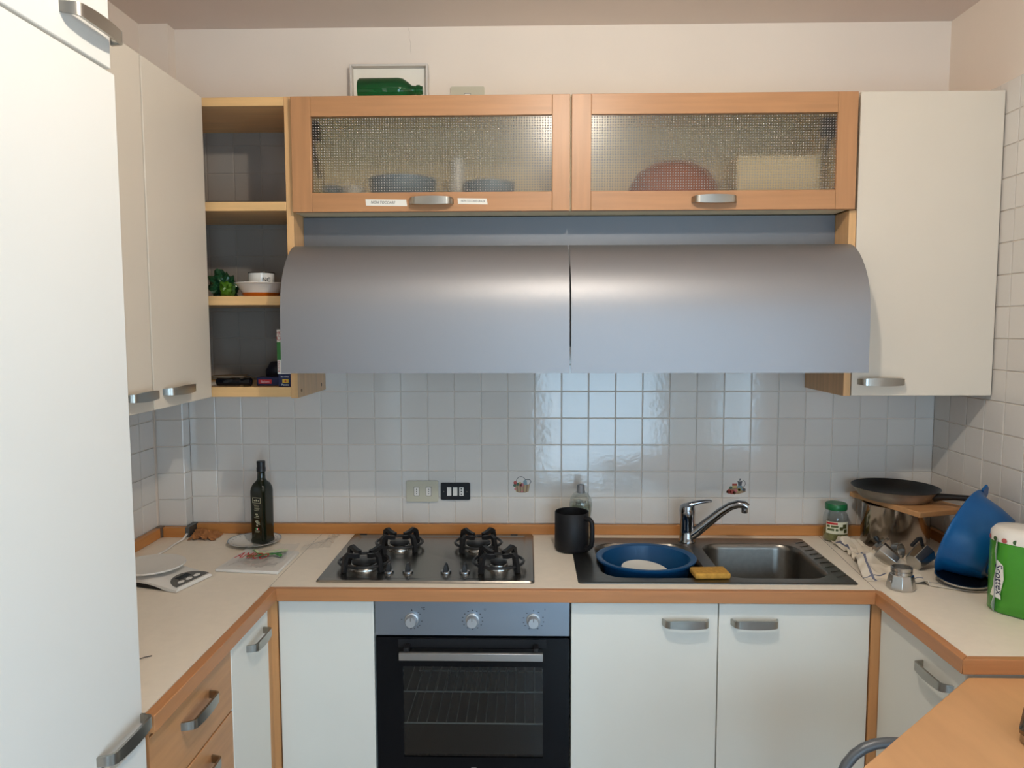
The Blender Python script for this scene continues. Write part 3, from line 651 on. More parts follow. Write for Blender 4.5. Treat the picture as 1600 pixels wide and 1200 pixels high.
M = Matrix.Translation((1.284, -.325, zt - .056)) @ Matrix.Rotation(.10, 4, 'X') @ Matrix.Rotation(.10, 4, 'Y'); pl.xf(M)
o = obj('white_bowl', pl, white_cer, None, tuple(M.translation), smooth=50); tag(o, 'white dish lying in the dark blue tub', 'dish')
sg = MB().box(-.056, .056, -.036, .036, 0, .019)
o = obj('sponge', sg.xf(Matrix.Translation((1.462, -.487, zt + .0003)) @ Matrix.Rotation(.06, 4, 'Z')), sponge_y, None, (1.46, -.487, zt), bevel=.006); tag(o, 'yellow sponge on the bar between the sink bowls', 'sponge')

# ------------------------------------------------------------------ mug, detergent bottle
mc = (1.043, -.206, WT + .0003)
t = thing('mug', 'large matt black mug at the left edge of the sink', 'mug', mc)
obj('cup', MB().lathe([(.05, 0), (.057, .004), (.060, .012), (.060, .137), (.0585, .139), (.0565, .137), (.0565, .014), (.05, .008)], mc, 40), blk_matt, t, smooth=40)
P = [(.058, .122), (.078, .122), (.087, .113), (.088, .095), (.088, .05), (.084, .03), (.074, .02), (.058, .018)]
ca, sa = math.cos(-.7), math.sin(-.7)
obj('handle', MB().tube([(mc[0] + a * ca, mc[1] + a * sa, mc[2] + b_) for a, b_ in P], .0085, 10), blk_matt, t, smooth=60)
bc = (1.083, -.085, WT + .0003)
t = thing('detergent_bottle', 'clear detergent bottle with grey cap behind the black mug', 'bottle', bc)
obj('bottle', MB().lathe([(.03, 0), (.036, .004), (.037, .09), (.041, .112), (.042, .135), (.038, .158), (.026, .176), (.013, .182)], bc, 32), thin_glass, t, smooth=50)
obj('liquid', MB().lathe([(.029, .002), (.034, .005), (.0355, .09), (.039, .112), (.0402, .13), (.0398, .14)], bc, 32), clear('pale_detergent', (.74, .78, .72), 1.2), t, smooth=50)
obj('cap', MB().lathe([(.0155, .178), (.0155, .184), (.014, .186), (.014, .204), (.012, .208)], bc, 24), pm('grey_cap', rgb(120, 122, 126), .35, .3), t, smooth=40)
lb = MB()
def cpatch(mb, c, r, a0, a1, z0, z1, n=10, mi=0):
    for k in range(n):
        q0, q1 = a0 + (a1 - a0) * k / n, a0 + (a1 - a0) * (k + 1) / n
        mb.add([(c[0] + r * math.cos(q), c[1] + r * math.sin(q), c[2] + z) for q, z in ((q0, z0), (q1, z0), (q1, z1), (q0, z1))], [(0, 1, 2, 3)], mi)
cpatch(lb, bc, .0428, -2.1, -1.2, .118, .132); obj('label', lb, pm('grey_label', rgb(120, 128, 112), .5), t, fixn=False)
text('Svelto', .016, Matrix.Translation((bc[0] - .004, bc[1] - .0425, bc[2] + .150)) @ Matrix.Rotation(PI / 2 - .25, 4, 'X') @ Matrix.Rotation(.2, 4, 'Z'), ink, t, shear=.3)

# ------------------------------------------------------------------ wall sockets
t = thing('wall_socket', 'beige double socket plate on the tiles left of the black one', 'socket', (.486, 0, 1.064))
ZX = lambda pts, y0, y1: MB().prism(pts, 0, y0 - y1).xf(Matrix.Translation((0, y0, 0)) @ Matrix.Rotation(PI / 2, 4, 'X'))
obj('plate', ZX(rrect(.425, .547, 1.024, 1.104, .006), -.0005, -.009), beige_pl, t, bevel=.002)
for sx0 in (.455, .501):
    s_ = obj('module', ZX(rrect(sx0, sx0 + .018, 1.047, 1.08, .002), -.009, -.0105), white_pl, t)
    obj('surround', MB().prism(rrect(sx0 - .0012, sx0 + .0192, 1.0455, 1.0812, .002), 0, .0004, [rrect(sx0, sx0 + .018, 1.047, 1.08, .002)]).xf(Matrix.Translation((0, -.009, 0)) @ Matrix.Rotation(PI / 2, 4, 'X')), ink, s_)
    mk = MB()
    for zz in (1.055, 1.0635, 1.072): mk.lathe([(.0022, 0), (.0022, .0004)], n=10).xf(Matrix.Translation((sx0 + .009, -.0105, zz)) @ Matrix.Rotation(PI / 2, 4, 'X'), len(mk.v) - 20)
    o = obj('pin_holes', mk, grey_pl, s_); o['kind'] = 'stuff'
t = thing('wall_socket', 'black switch plate with three white modules on the tiles', 'socket', (.612, 0, 1.064))
obj('plate', ZX(rrect(.5565, .668, 1.031, 1.0965, .006), -.0005, -.008), blk_matt, t, bevel=.0015)
for k, sx0 in enumerate((.580, .603, .627)):
    s_ = obj('module', ZX(rrect(sx0, sx0 + .0165, 1.047, 1.080, .001), -.008, -.0095), white_pl, t)
    if k == 2:
        mk = MB()
        for zz in (1.053, 1.0635, 1.074): mk.lathe([(.003, 0), (.003, .0004)], n=10).xf(Matrix.Translation((sx0 + .008, -.0095, zz)) @ Matrix.Rotation(PI / 2, 4, 'X'), len(mk.v) - 20)
        o = obj('pin_holes', mk, ink, s_); o['kind'] = 'stuff'
for sx0 in (.568, .656): obj('screw', MB().lathe([(.0025, 0), (.002, .0008)], n=12).xf(Matrix.Translation((sx0, -.008, 1.0625)) @ Matrix.Rotation(PI / 2, 4, 'X')), chrome, t)
t = thing('wall_socket', 'beige wall plate above the glass cabinets', 'socket', (.668, 0, 2.52))
obj('plate', ZX(rrect(.606, .730, 2.482, 2.563, .006), TT - .0005, -.006), beige_pl, t, bevel=.002)
s_ = obj('module', ZX(rrect(.658, .678, 2.504, 2.536, .002), -.006, -.0075), white_pl, t)
obj('surround', MB().prism(rrect(.6565, .6795, 2.5025, 2.5375, .002), 0, .0004, [rrect(.658, .678, 2.504, 2.536, .002)]).xf(Matrix.Translation((0, -.006, 0)) @ Matrix.Rotation(PI / 2, 4, 'X')), ink, s_)

# ------------------------------------------------------------------ on top of the glass cabinets
ZT = 2.4285
t = thing('box_frame', 'shallow white box frame leaning on the wall above the left glass cabinet', 'frame', (.386, -.02, ZT))
fm = pm('frame_grey', rgb(206, 198, 190), .5)
obj('back_board', bx(.252, .519, -.009, -.004, ZT + .01, 2.628), paper_m, t)
for a in ((.2435, .2515, ZT + .0002, 2.636), (.5195, .5275, ZT + .0002, 2.636)): obj('frame_bar', bx(a[0], a[1], -.035, -.003, a[2], a[3]), fm, t, bevel=.001)
for a in ((.2516, .5194, ZT + .0002, ZT + .008), (.2516, .5194, 2.6285, 2.636)): obj('frame_bar', bx(a[0], a[1], -.035, -.003, a[2], a[3]), fm, t, bevel=.001)
gb = MB().lathe([(.012, .0), (.036, .002), (.04, .008), (.04, .135), (.037, .15), (.026, .166), (.0155, .178), (.0145, .19), (.0155, .192), (.0175, .194), (.0175, .204), (.0145, .206), (.013, .214)], (0, 0, 0), 32)
M = Matrix.Translation((.328, -.27, ZT + .0402)) @ Matrix.Rotation(PI / 2, 4, 'Y')
o = obj('green_bottle', gb.xf(M), green_glass, None, (.40, -.27, ZT), smooth=50); tag(o, 'green glass bottle lying on top of the left glass cabinet', 'bottle')

# ------------------------------------------------------------------ inside the glass cabinets
ZI = 2.0822
def vessel(name, label, cat, c, prof, mat_, n=36, group=None, sx=1, sy=1):
    o = obj(name, MB().lathe(prof, c, n, sx=sx, sy=sy), mat_, None, c, smooth=50); return tag(o, label, cat, group)
vessel('serving_bowl', 'grey blue bowl behind the glass above the first sticker', 'bowl', (.46, -.2, ZI), [(.06, 0), (.085, .01), (.112, .075), (.117, .108), (.114, .108), (.107, .075), (.08, .014)], grey_cer)
vessel('serving_bowl', 'low grey dish at the right behind the stickered glass', 'bowl', (.755, -.2, ZI), [(.05, 0), (.07, .008), (.085, .06), (.09, .095), (.087, .095), (.08, .06), (.06, .012)], grey_cer)
vessel('pitcher', 'white pitcher standing in the middle behind the stickered glass', 'jug', (.645, -.17, ZI), [(.026, 0), (.032, .01), (.034, .09), (.024, .13), (.022, .165), (.026, .18), (.023, .18), (.019, .165), (.02, .13), (.03, .09)], white_cer)
vessel('cup', 'grey cup nearest the hinge behind the stickered glass', 'cup', (.215, -.2, ZI), [(.022, 0), (.03, .005), (.034, .088), (.031, .088), (.027, .01)], grey_cer)
vessel('cup', 'pale cup beside the grey cup behind the stickered glass', 'cup', (.29, -.2, ZI), [(.024, 0), (.034, .005), (.04, .085), (.037, .085), (.03, .01)], white_cer)
vessel('stoneware_bowl', 'large brown bowl upside down behind the plain glass door', 'bowl', (1.385, -.18, ZI), [(.155, 0), (.158, .01), (.15, .08), (.12, .13), (.07, .158), (.02, .165)], brown_cl)
o = obj('cream_box', bx(1.585, 1.86, -.25, -.1, ZI, ZI + .172), cream_card, None, (1.72, -.17, ZI), bevel=.002); tag(o, 'cream cardboard box at the right behind the plain glass door', 'box')

# ------------------------------------------------------------------ open shelf contents
z3 = 1.7922
vessel('shelf_bowl', 'white bowl with orange foot on the third open shelf', 'bowl', (-.03, -.235, z3), [(.05, 0), (.056, .002), (.062, .014), (.0625, .0145), (.078, .042), (.088, .046), (.087, .048), (.076, .0465), (.06, .016), (.04, .008)], [white_cer])
o = bpy.data.objects['shelf_bowl']; o.data.materials.append(orange_p)
for p_ in o.data.polygons:
    if max(o.data.vertices[i].co.z for i in p_.vertices) < .0142 and min((o.data.vertices[i].co.xy.length) for i in p_.vertices) > .045: p_.material_index = 1
t = thing('enamel_pan', 'small white enamel pan with dark rim standing in the white bowl', 'pan', (-.03, -.225, z3 + .0095))
obj('body', MB().lathe([(.04, 0), (.043, .003), (.0435, .072), (.041, .072), (.04, .006)], (-.03, -.225, z3 + .0095), 36), white_cer, t, smooth=40)
obj('rim', MB().tube([(-.03 + .0435 * math.cos(2 * PI * k / 32), -.225 + .0435 * math.sin(2 * PI * k / 32), z3 + .0825) for k in range(32)], .002, 6, closed=True), pm('rim_steel', rgb(90, 80, 72), .3, .8), t, smooth=60)
text('NC', .02, Matrix.Translation((.0, -.2625, z3 + .058)) @ Matrix.Rotation(.8, 4, 'Z') @ Matrix.Rotation(PI / 2, 4, 'X'), ink, t)
def crumple(c, rx, ry, rz, amp, fr_, seed, sub=3, flat_b=None):
    bm = bmesh.new(); bmesh.ops.create_icosphere(bm, subdivisions=sub, radius=1)
    vs = []
    for v in bm.verts:
        d = noise.noise(v.co * fr_ + Vector((seed, seed * 2, 0))) + .5 * noise.noise(v.co * fr_ * 2.3 + Vector((0, seed, seed)))
        q = v.co * (1 + amp * d); p_ = Vector((c[0] + q.x * rx, c[1] + q.y * ry, c[2] + q.z * rz))
        if flat_b is not None: p_.z = max(p_.z, flat_b)
        vs.append(tuple(p_))
    fs = [tuple(v.index for v in f.verts) for f in bm.faces]; bm.free()
    m = MB(); m.add(vs, fs); return m
t = thing('salad_bag', 'crumpled green plastic bag of leaves left of the white bowl', 'bag', (-.145, -.21, z3))
obj('bag', crumple((-.178, -.19, z3 + .042), .042, .05, .046, .5, 2.2, 3.1, 4, z3 + .0003), bag_g, t, smooth=25)
obj('leaves', crumple((-.143, -.245, z3 + .026), .024, .02, .026, .6, 2.5, 9.2, 3, z3 + .0003), leaf_g, t, smooth=25)
o = obj('navy_pouch', crumple((.055, -.14, z3 + .038), .035, .03, .038, .25, 1.5, 5.5, 3, z3 + .0003), navy, None, (.055, -.14, z3), smooth=30); tag(o, 'dark navy pouch behind the white bowl on the third shelf', 'pouch')
z4 = 1.4902
t = thing('torch', 'black cylindrical torch lying at the front of the bottom shelf', 'torch', (-.115, -.29, z4))
obj('barrel', MB().lathe([(.010, 0), (.013, .002), (.013, .078), (.0115, .08), (.0115, .09), (.0145, .096), (.0145, .118), (.012, .12)], n=24).xf(Matrix.Translation((-.165, -.30, z4 + .0148)) @ Matrix.Rotation(PI / 2, 4, 'Y') @ Matrix.Rotation(.06, 4, 'X')), blk_gloss, t, smooth=40)
o = obj('paper_tray', bx(-.24, -.12, -.27, -.16, z4, z4 + .004), paper_m, None, (-.18, -.2, z4)); tag(o, 'flat white card under the cutlery on the bottom shelf', 'card')
for k, (xa, ya, xb, yb) in enumerate(((-.26, -.12, -.11, -.20), (-.24, -.17, -.10, -.16), (-.22, -.21, -.09, -.22))):
    m = MB().tube([(xa, ya, z4 + .010 + k * .009), ((xa + xb) / 2, (ya + yb) / 2, z4 + .012 + k * .009), (xb, yb, z4 + .011 + k * .009)], [.003, .004, .006], 8); m.lathe([(.003, -.004), (.014, 0), (.003, .004)], (xb, yb, z4 + .011 + k * .009), 14, sx=1.5)
    o = obj('spoon', m, alu, None, (xb, yb, z4 + .004), smooth=50); tag(o, 'steel spoon %s the small heap on the bottom shelf' % ('lowest in', 'in the middle of', 'on top of')[k], 'spoon', 'spoons heaped on the bottom shelf')
o = obj('dark_pouch', crumple((-.005, -.15, z4 + .038), .045, .03, .04, .18, 1.6, 2.2, 3, z4 + .0003), pm('dark_blue_bag', rgb(18, 24, 38), .4), None, (-.005, -.15, z4), smooth=30); tag(o, 'dark blue bag behind the navy packet on the bottom shelf', 'pouch')
t = thing('snack_packet', 'flat navy packet with red lettering panel on the bottom shelf', 'box', (.0, -.26, z4))
obj('box', bx(-.035, .046, -.285, -.245, z4, z4 + .029), navy, t, bevel=.0015)
s_ = obj('panel', bx(-.029, .016, -.2856, -.285, z4 + .007, z4 + .021), red_ink, t); text('Balsen', .012, FRONT(-.0065, -.2858, z4 + .0135), pm('pale_print', rgb(220, 190, 190), .6), s_)
t = thing('small_carton', 'navy box with yellow square at the right of the bottom shelf', 'box', (.073, -.29, z4))
obj('box', bx(.0505, .0945, -.318, -.27, z4, z4 + .041), navy, t, bevel=.0015)
s_ = obj('panel', bx(.064, .085, -.3186, -.318, z4 + .012, z4 + .025), yellow_p, t); obj('emblem', MB().lathe([(.0035, 0), (.0035, .0003)], n=12).xf(Matrix.Translation((.0745, -.3186, z4 + .0185)) @ Matrix.Rotation(PI / 2, 4, 'X')), red_ink, s_)
text('Bio Orto', .0075, FRONT(.073, -.3182, z4 + .033), paper_m, t); text('Pizzata', .009, FRONT(.073, -.3182, z4 + .006), paper_m, t)
t = thing('tall_carton', 'tall white green and red carton standing on the navy box', 'box', (.07, -.28, z4 + .0412))
zc0 = z4 + .0413
obj('box', bx(.046, .0955, -.31, -.27, zc0, zc0 + .150), paper_m, t, bevel=.001)
obj('green_band', bx(.0457, .0957, -.3103, -.2697, zc0 + .048, zc0 + .108), green_ink, t)
text('RUSTICI', .0105, Matrix.Translation((.0515, -.3104, zc0 + .026)) @ Matrix.Rotation(PI / 2, 4, 'X') @ Matrix.Rotation(PI / 2, 4, 'Z'), red_ink, t)
text('Crik', .018, Matrix.Translation((.053, -.3104, zc0 + .128)) @ Matrix.Rotation(PI / 2, 4, 'X') @ Matrix.Rotation(PI / 2, 4, 'Z'), red_ink, t, shear=.2)

# ------------------------------------------------------------------ left worktop
pc = (-.112, -.145, WT + .0003)
t = thing('plate', 'white plate with blue dotted rim under the oil bottle', 'plate', pc)
obj('dish', MB().lathe([(.05, 0), (.056, .002), (.075, .008), (.094, .0145), (.0945, .016), (.075, .0115), (.058, .006), (.03, .005)], pc, 48), white_cer, t, smooth=50)
obj('rim_line', MB().loft([[(pc[0] + r * math.cos(2 * PI * k / 48), pc[1] + r * math.sin(2 * PI * k / 48), pc[2] + z) for k in range(48)] for r, z in ((.0905, .0156), (.0940, .0163))], False, False), grey_cer, t, fixn=False)
dm = MB()
for k in range(24):
    a = 2 * PI * k / 24; dm.lathe([(.0026, 0), (.0026, .0003)], (pc[0] + .08 * math.cos(a), pc[1] + .08 * math.sin(a), pc[2] + .0127), 8)
o = obj('rim_dots', dm, pm('blue_grey_print', rgb(92, 96, 116), .4), t); o['kind'] = 'stuff'
bt = (-.080, -.147, pc[2] + .0056)
t = thing('oil_bottle', 'dark square shouldered olive oil bottle standing on the plate', 'bottle', bt)
def sq(h, z, rnd, n=40, rot=-.31):
    pts = []
    for i in range(n):
        a = 2 * PI * i / n; c, s_ = math.cos(a), math.sin(a); e = rnd
        r = h / (abs(c) ** e + abs(s_) ** e) ** (1 / e)
        x, y = r * c, r * s_; pts.append((bt[0] + x * math.cos(rot) - y * math.sin(rot), bt[1] + x * math.sin(rot) + y * math.cos(rot), bt[2] + z))
    return pts
ROT = -.31
obj('glass_body', MB().loft([sq(.027, 0, 5), sq(.0315, .004, 7), sq(.0315, .012, 8), sq(.0295, .02, 8), sq(.0305, .19, 8), sq(.030, .203, 6), sq(.026, .217, 4), sq(.018, .228, 2.4), sq(.0148, .236, 2), sq(.0140, .262, 2), sq(.0145, .264, 2)]), olive_glass, t, smooth=35)
obj('cap', MB().lathe([(.0162, .262), (.0162, .276), (.0150, .278), (.0155, .298), (.014, .300)], bt, 28), blk, t, smooth=35)
# prints on the face that looks left-forward
fa = ROT - PI / 2 - .0
N = Vector((math.cos(ROT - PI), math.sin(ROT - PI), 0)); N2 = Vector((math.cos(ROT - PI / 2), math.sin(ROT - PI / 2), 0))
face = N2
tang = Vector((-face.y, face.x, 0))
if tang.x < 0: tang = -tang
Fm = Matrix.Identity(4)
for i in range(3): Fm[i][0], Fm[i][1], Fm[i][2], Fm[i][3] = tang[i], (0, 0, 1)[i], face[i], bt[i] + face[i] * .0310
pr_m = pm('gold_print', rgb(176, 168, 140), .5)
pf = MB()
def rb_(x0, x1, z0, z1): pf.box(x0, x1, z0, z1, -.0005, .0003)
for a in ((-.017, .017, .170, .1712), (-.017, .017, .151, .1522), (-.017, -.0158, .151, .1712), (.0158, .017, .151, .1712), (-.003, .003, .158, .164), (-.011, -.006, .158, .162), (.006, .011, .158, .162)): rb_(*a)
for k in range(6): rb_(-.012 + (k % 2) * .002, .012 - (k % 3) * .002, .1435 - k * .004, .1445 - k * .004)
for a in ((-.006, .004, .108, .112), (-.004, .009, .102, .105), (-.012, .010, .097, .098)): rb_(*a)
for k in range(6):
    a = -.6 + k * .45; pf.tube([(.0, .075, 0), (.012 * math.sin(a), .075 + .013 * math.cos(a), 0)], [.0006, .0015], 5)
for a in ((-.003, .003, .066, .072), (-.010, .010, .048, .0495), (-.008, .008, .044, .045)): rb_(*a)
o = obj('printed_label', pf.xf(Fm), pr_m, t); o['kind'] = 'stuff'
obj('flag_print', MB().box(-.007, -.0025, .053, .060, -.0005, .0004, 0).box(-.0025, .0025, .053, .060, -.0005, .0004, 1).box(.0025, .007, .053, .060, -.0005, .0004, 2).xf(Fm), [green_ink, paper_m, red_ink], t)
# board and plastic wrap
BC = [(-.124, -.462), (.090, -.487), (.092, -.272), (-.106, -.250)]
o = obj('cutting_board', MB().prism(BC, WT + .0003, WT + .011), white_pl, None, (0, -.36, WT), bevel=.003); tag(o, 'thin white chopping board in front of the oil bottle', 'board')
def sheet(fn, nu, nv, mi=0):
    m = MB(); m.add([fn(i / nu, j / nv) for i in range(nu + 1) for j in range(nv + 1)], [(i * (nv + 1) + j, (i + 1) * (nv + 1) + j, (i + 1) * (nv + 1) + j + 1, i * (nv + 1) + j + 1) for i in range(nu) for j in range(nv)], mi); return m
zb = WT + .0112
def wrap(u, v):
    x = -.108 + .178 * u + .02 * v; y = -.455 + .215 * v - .012 * u
    h = .004 + .012 * max(0, noise.noise(Vector((u * 4, v * 4, 1.7)))) + .006 * abs(noise.noise(Vector((u * 9, v * 9, 4)))) + .014 * (v ** 3)
    return (x, y, zb + h)
t = thing('plastic_packet', 'crumpled clear plastic packet with red lettering on the white board', 'packet', (-.02, -.35, zb))
obj('wrap', sheet(wrap, 24, 20), film, t, smooth=40, fixn=False)
gp = MB()
for lane, (v0, dz, c) in enumerate(((.58, .001, 0), (.66, .0012, 1), (.50, .001, 0))):
    pts = []
    for k in range(25):
        u = .2 + .68 * k / 24; v = v0 + .06 * math.sin(u * 9 + lane) ; pts.append((wrap(u, v), wrap(u, v + .07)))
    for (a, b_), (c_, d) in zip(pts, pts[1:]): gp.add([(q[0], q[1], q[2] + .0008 + dz) for q in (a, c_, d, b_)], [(0, 1, 2, 3)], c)
obj('printed_band', gp, [green_ink, pm('pale_green_print', rgb(200, 208, 170), .5)], t, fixn=False)
text('AMICO', .06, Matrix.Translation((-.03, -.392, zb + .0205)) @ Matrix.Rotation(-.12, 4, 'Z') @ Matrix.Rotation(.16, 4, 'X'), red_ink, t, shear=.3, sx=.55)
def crump2(u, v):
    x = .082 + .10 * u; y = -.235 + .15 * v * (.4 + .6 * u) + .035 * u; w = abs(math.sin(v * PI)) * .6 + .4
    return (x, y, WT + .001 + w * (.004 + .03 * u * abs(noise.noise(Vector((u * 7, v * 7, 3)))) + .03 * u * max(0, noise.noise(Vector((u * 3, v * 3, 8))))))
o = obj('plastic_scrap', sheet(crump2, 26, 26), film, None, (.13, -.15, WT), fixn=False); tag(o, 'crumpled clear plastic scrap between board and hob', 'plastic')
# kitchen scale
sc0 = Vector((-.253, -.545, WT)); sr = -.28
t = thing('kitchen_scale', 'white kitchen scale with round platter and grey display on the left worktop', 'scale', tuple(sc0))
R_ = Matrix.Translation(sc0) @ Matrix.Rotation(sr, 4, 'Z')
# local: x to the display side, y across
cs = []
for k in range(13):
    u = k / 12; x = -.105 + .225 * u; zz = .034 - .021 * max(0, (u - .35) / .65) ** 1.2; lo = .002 + .016 * max(0, math.sin(min(1, u / .82) * PI)) ** .8
    hw = .078 - .0 * u
    cs.append([(x, -hw, max(lo, .0005)), (x, -hw, zz - .006), (x, -hw + .012, zz), (x, hw - .012, zz), (x, hw, zz - .006), (x, hw, max(lo, .0005))])
obj('body', MB().loft(cs).xf(R_), white_pl, t, smooth=35)
obj('underside', bx(-.09, .085, -.07, .07, .0008, .012).xf(R_), blk_matt, t)
dp = MB(); pts = [(.072 + .0, -.062), (.115, -.066), (.1155, .066), (.072, .062)] ; ap = [( .115, -.07), (.115, .07)] + [(.115 - .058 * math.sin(PI * k / 12), .07 * math.cos(PI * k / 12)) for k in range(1, 12)]
def sz_(x): u = (x + .105) / .225; return .034 - .021 * max(0, (u - .35) / .65) ** 1.2
pan = obj('display_panel', MB().loft([[(x, y, sz_(x) + .0004) for x, y in ap], [(x, y, sz_(x) + .0014) for x, y in ap]]).xf(R_), grey_pl, t)
obj('screen', MB().loft([[(x, y, sz_(x) + z) for x, y in ((.069, -.026), (.087, -.026), (.087, .026), (.069, .026))] for z in (.0014, .0019)]).xf(R_), blk_gloss, pan)
for yy in (-.034, 0, .034):
    e = [(.100 + .006 * math.cos(2 * PI * k / 16), yy + .013 * math.sin(2 * PI * k / 16)) for k in range(16)]
    bt_ = obj('button', MB().loft([[(x, y, sz_(x) + z) for x, y in e] for z in (.0014, .0026)]).xf(R_), white_pl, pan)
    e2 = [(.100 + .0035 * math.cos(2 * PI * k / 12), yy + .008 * math.sin(2 * PI * k / 12)) for k in range(12)]
obj('platter', MB().lathe([(.04, .034), (.06, .038), (.098, .043), (.103, .047), (.102, .050), (.09, .0475), (.02, .046)], n=48).xf(R_ @ Matrix.Translation((-.045, 0, 0))), white_pl, t, smooth=40)
o = obj('white_cable', MB().tube([(-.385, -.095, WT + .02), (-.39, -.12, WT + .006), (-.395, -.18, WT + .0042), (-.39, -.25, WT + .0042), (-.40, -.33, WT + .0042), (-.425, -.40, WT + .0042)], .0038, 8), white_pl, None, (-.39, -.2, WT), smooth=60); tag(o, 'white cable on the worktop by the left corner', 'cable')
def pap(u, v):
    return (-.375 + .10 * u + .012 * noise.noise(Vector((u * 5, v * 5, 0))), -.118 + .085 * v, WT + .002 + .030 * abs(noise.noise(Vector((u * 3.2 + 2, v * 3.2, 6)))) * (1 - abs(2 * u - 1) ** 3) + .02 * v * (1 - u))
o = obj('brown_paper', sheet(pap, 14, 12), cork, None, (-.33, -.08, WT), fixn=False); tag(o, 'crumpled brown paper in the left rear corner of the worktop', 'paper')
sd = o.modifiers.new('thickness', 'SOLIDIFY'); sd.thickness = .0006
o = obj('wire_scrap', MB().tube([(-.075, -1.105, WT + .0014), (-.05, -1.10, WT + .0014), (-.028, -1.082, WT + .003), (-.018, -1.072, WT + .0018)], .0011, 6), ink, None, (-.04, -1.09, WT), smooth=60); tag(o, 'short dark wire on the left worktop next to the tall cupboard', 'wire')

# ------------------------------------------------------------------ right worktop
jc = (2.022, -.075, WT + .0003)
t = thing('jar', 'glass jar with green lid and olive label right of the sink', 'jar', jc)
obj('glass', MB().lathe([(.034, 0), (.042, .004), (.0435, .012), (.0435, .085), (.041, .098), (.034, .110), (.0335, .12)], jc, 36), thin_glass, t, smooth=50)
obj('olives', MB().lathe([(.034, .003), (.0405, .007), (.0415, .02), (.0415, .04), (.02, .042)], jc, 28), pickles, t, smooth=50)
obj('lid', MB().lathe([(.0375, .117), (.0385, .119), (.0385, .136), (.036, .140), (.02, .1395)], jc, 36), lid_green, t, smooth=35)
lb = MB(); cpatch(lb, jc, .0442, -2.75, -.75, .034, .078, 18); L_ = obj('label', lb, pm('cream_label', rgb(222, 216, 188), .6), t, fixn=False)
pr = MB()
cpatch(pr, jc, .0446, -2.72, -1.8, .068, .0755, 8, 0)
for a0, a1, z0 in ((-2.65, -2.4, .057), (-2.3, -1.75, .057), (-2.6, -2.05, .045), (-1.95, -1.75, .045)): cpatch(pr, jc, .0446, a0, a1, z0, z0 + .008, 4, 1)
for a_, z_, r_ in ((-1.2, .062, .008), (-1.12, .045, .007), (-1.5, .054, .0065)): cpatch(pr, jc, .0446, a_ - r_ / .044, a_ + r_ / .044, z_ - r_, z_ + r_, 4, 2)
obj('label_print', pr, [red_ink, pm('label_green_print', rgb(84, 92, 52), .6), pm('olive_print', rgb(70, 70, 28), .5)], L_, fixn=False)

# tea towel spread under the drying things
def towel(u, v):
    wd_ = .085 + .22 * min(1, max(0, (v - .36) / .12))
    x = 1.985 + wd_ * u + .018 * math.sin(v * 5) - .03 * (1 - u) * v; y = -.13 - .435 * v + .05 * math.sin(u * 4 + 1) * v
    n_ = 1 - abs(noise.noise(Vector((u * 4.2, v * 6.2, 2.5)))) * 3 + .6 * noise.noise(Vector((u * 9, v * 10, 7)))
    h = .003 + .018 * max(0, n_) + (.036 * math.exp(-((u - .5) ** 2 / .12 + (v - .12) ** 2 / .012)) + .024 * math.exp(-((u - .12) ** 2 / .02 + (v - .62) ** 2 / .02)))
    if u > .5 and v > .5: h = min(h, .0045)
    return (x, y, WT + h)
o = obj('tea_towel', sheet(towel, 80, 100), [cloth, cloth_b], None, (2.15, -.33, WT), smooth=60, fixn=False); tag(o, 'crumpled cream tea towel with blue stripes under the drying pots', 'towel')
for k, p_ in enumerate(o.data.polygons):
    i, j = divmod(k, 100)
    if i in (6, 7) or j in (92,): p_.material_index = 1
sd = o.modifiers.new('thickness', 'SOLIDIFY'); sd.thickness = .0015; sd.offset = 1
zp = WT + .0004
# steel pot with the chopping board and frying pan on top
pc = (2.203, -.145, zp)
t = thing('steel_pot', 'polished steel pot under the wooden board in the right corner', 'pot', pc)
pot_m = pm('polished_steel', rgb(176, 170, 164), .14, 1)
obj('body', MB().lathe([(.10, 0), (.108, .003), (.111, .010), (.111, .156), (.113, .159), (.110, .160), (.108, .156), (.107, .012), (.1, .006)], pc, 56), pot_m, t, smooth=40)
for a in (.4, .4 + PI):
    hp = [(.110, .12, -.03), (.135, .122, -.03), (.14, .123, 0), (.135, .122, .03), (.110, .12, .03)]
    obj('side_handle', MB().tube([(pc[0] + r_ * math.cos(a) - s_ * math.sin(a), pc[1] + r_ * math.sin(a) + s_ * math.cos(a), pc[2] + z_) for r_, z_, s_ in hp], .004, 8), blk, t, smooth=60) if a < 1 else None
zb2 = zp + .1605
o = obj('chopping_board', MB().prism([(0, 0), (.205, 0), (.205, .325), (0, .325)], 0, .019).xf(Matrix.Translation((2.172, -.368, zb2)) @ Matrix.Rotation(.30, 4, 'Z')), board_w, None, (2.2, -.2, zb2), bevel=.003); tag(o, 'wooden chopping board lying across the steel pot', 'board')
zp2 = zb2 + .0193; fc = (2.19, -.163, zp2)
t = thing('frying_pan', 'black nonstick frying pan resting on the wooden board', 'pan', fc)
obj('outer_shell', MB().lathe([(.105, 0), (.112, .002), (.128, .020), (.143, .041), (.1445, .0415), (.1425, .0405)], fc, 56, True, False), pm('worn_aluminium', rgb(168, 158, 144), .42, .6, var=.2, vscale=14), t, smooth=50, fixn=False)
obj('inner_coating', MB().lathe([(.1438, .0418), (.1415, .0405), (.126, .022), (.110, .006), (.02, .005)], fc, 56, False, True), nonstick, t, smooth=50, fixn=False)
ha = -.86; hd_ = Vector((math.cos(ha), math.sin(ha), 0))
P = [Vector(fc) + hd_ * r_ + Vector((0, 0, z_)) for r_, z_ in ((.128, .024), (.150, .030), (.19, .036), (.235, .040), (.27, .040), (.285, .038))]
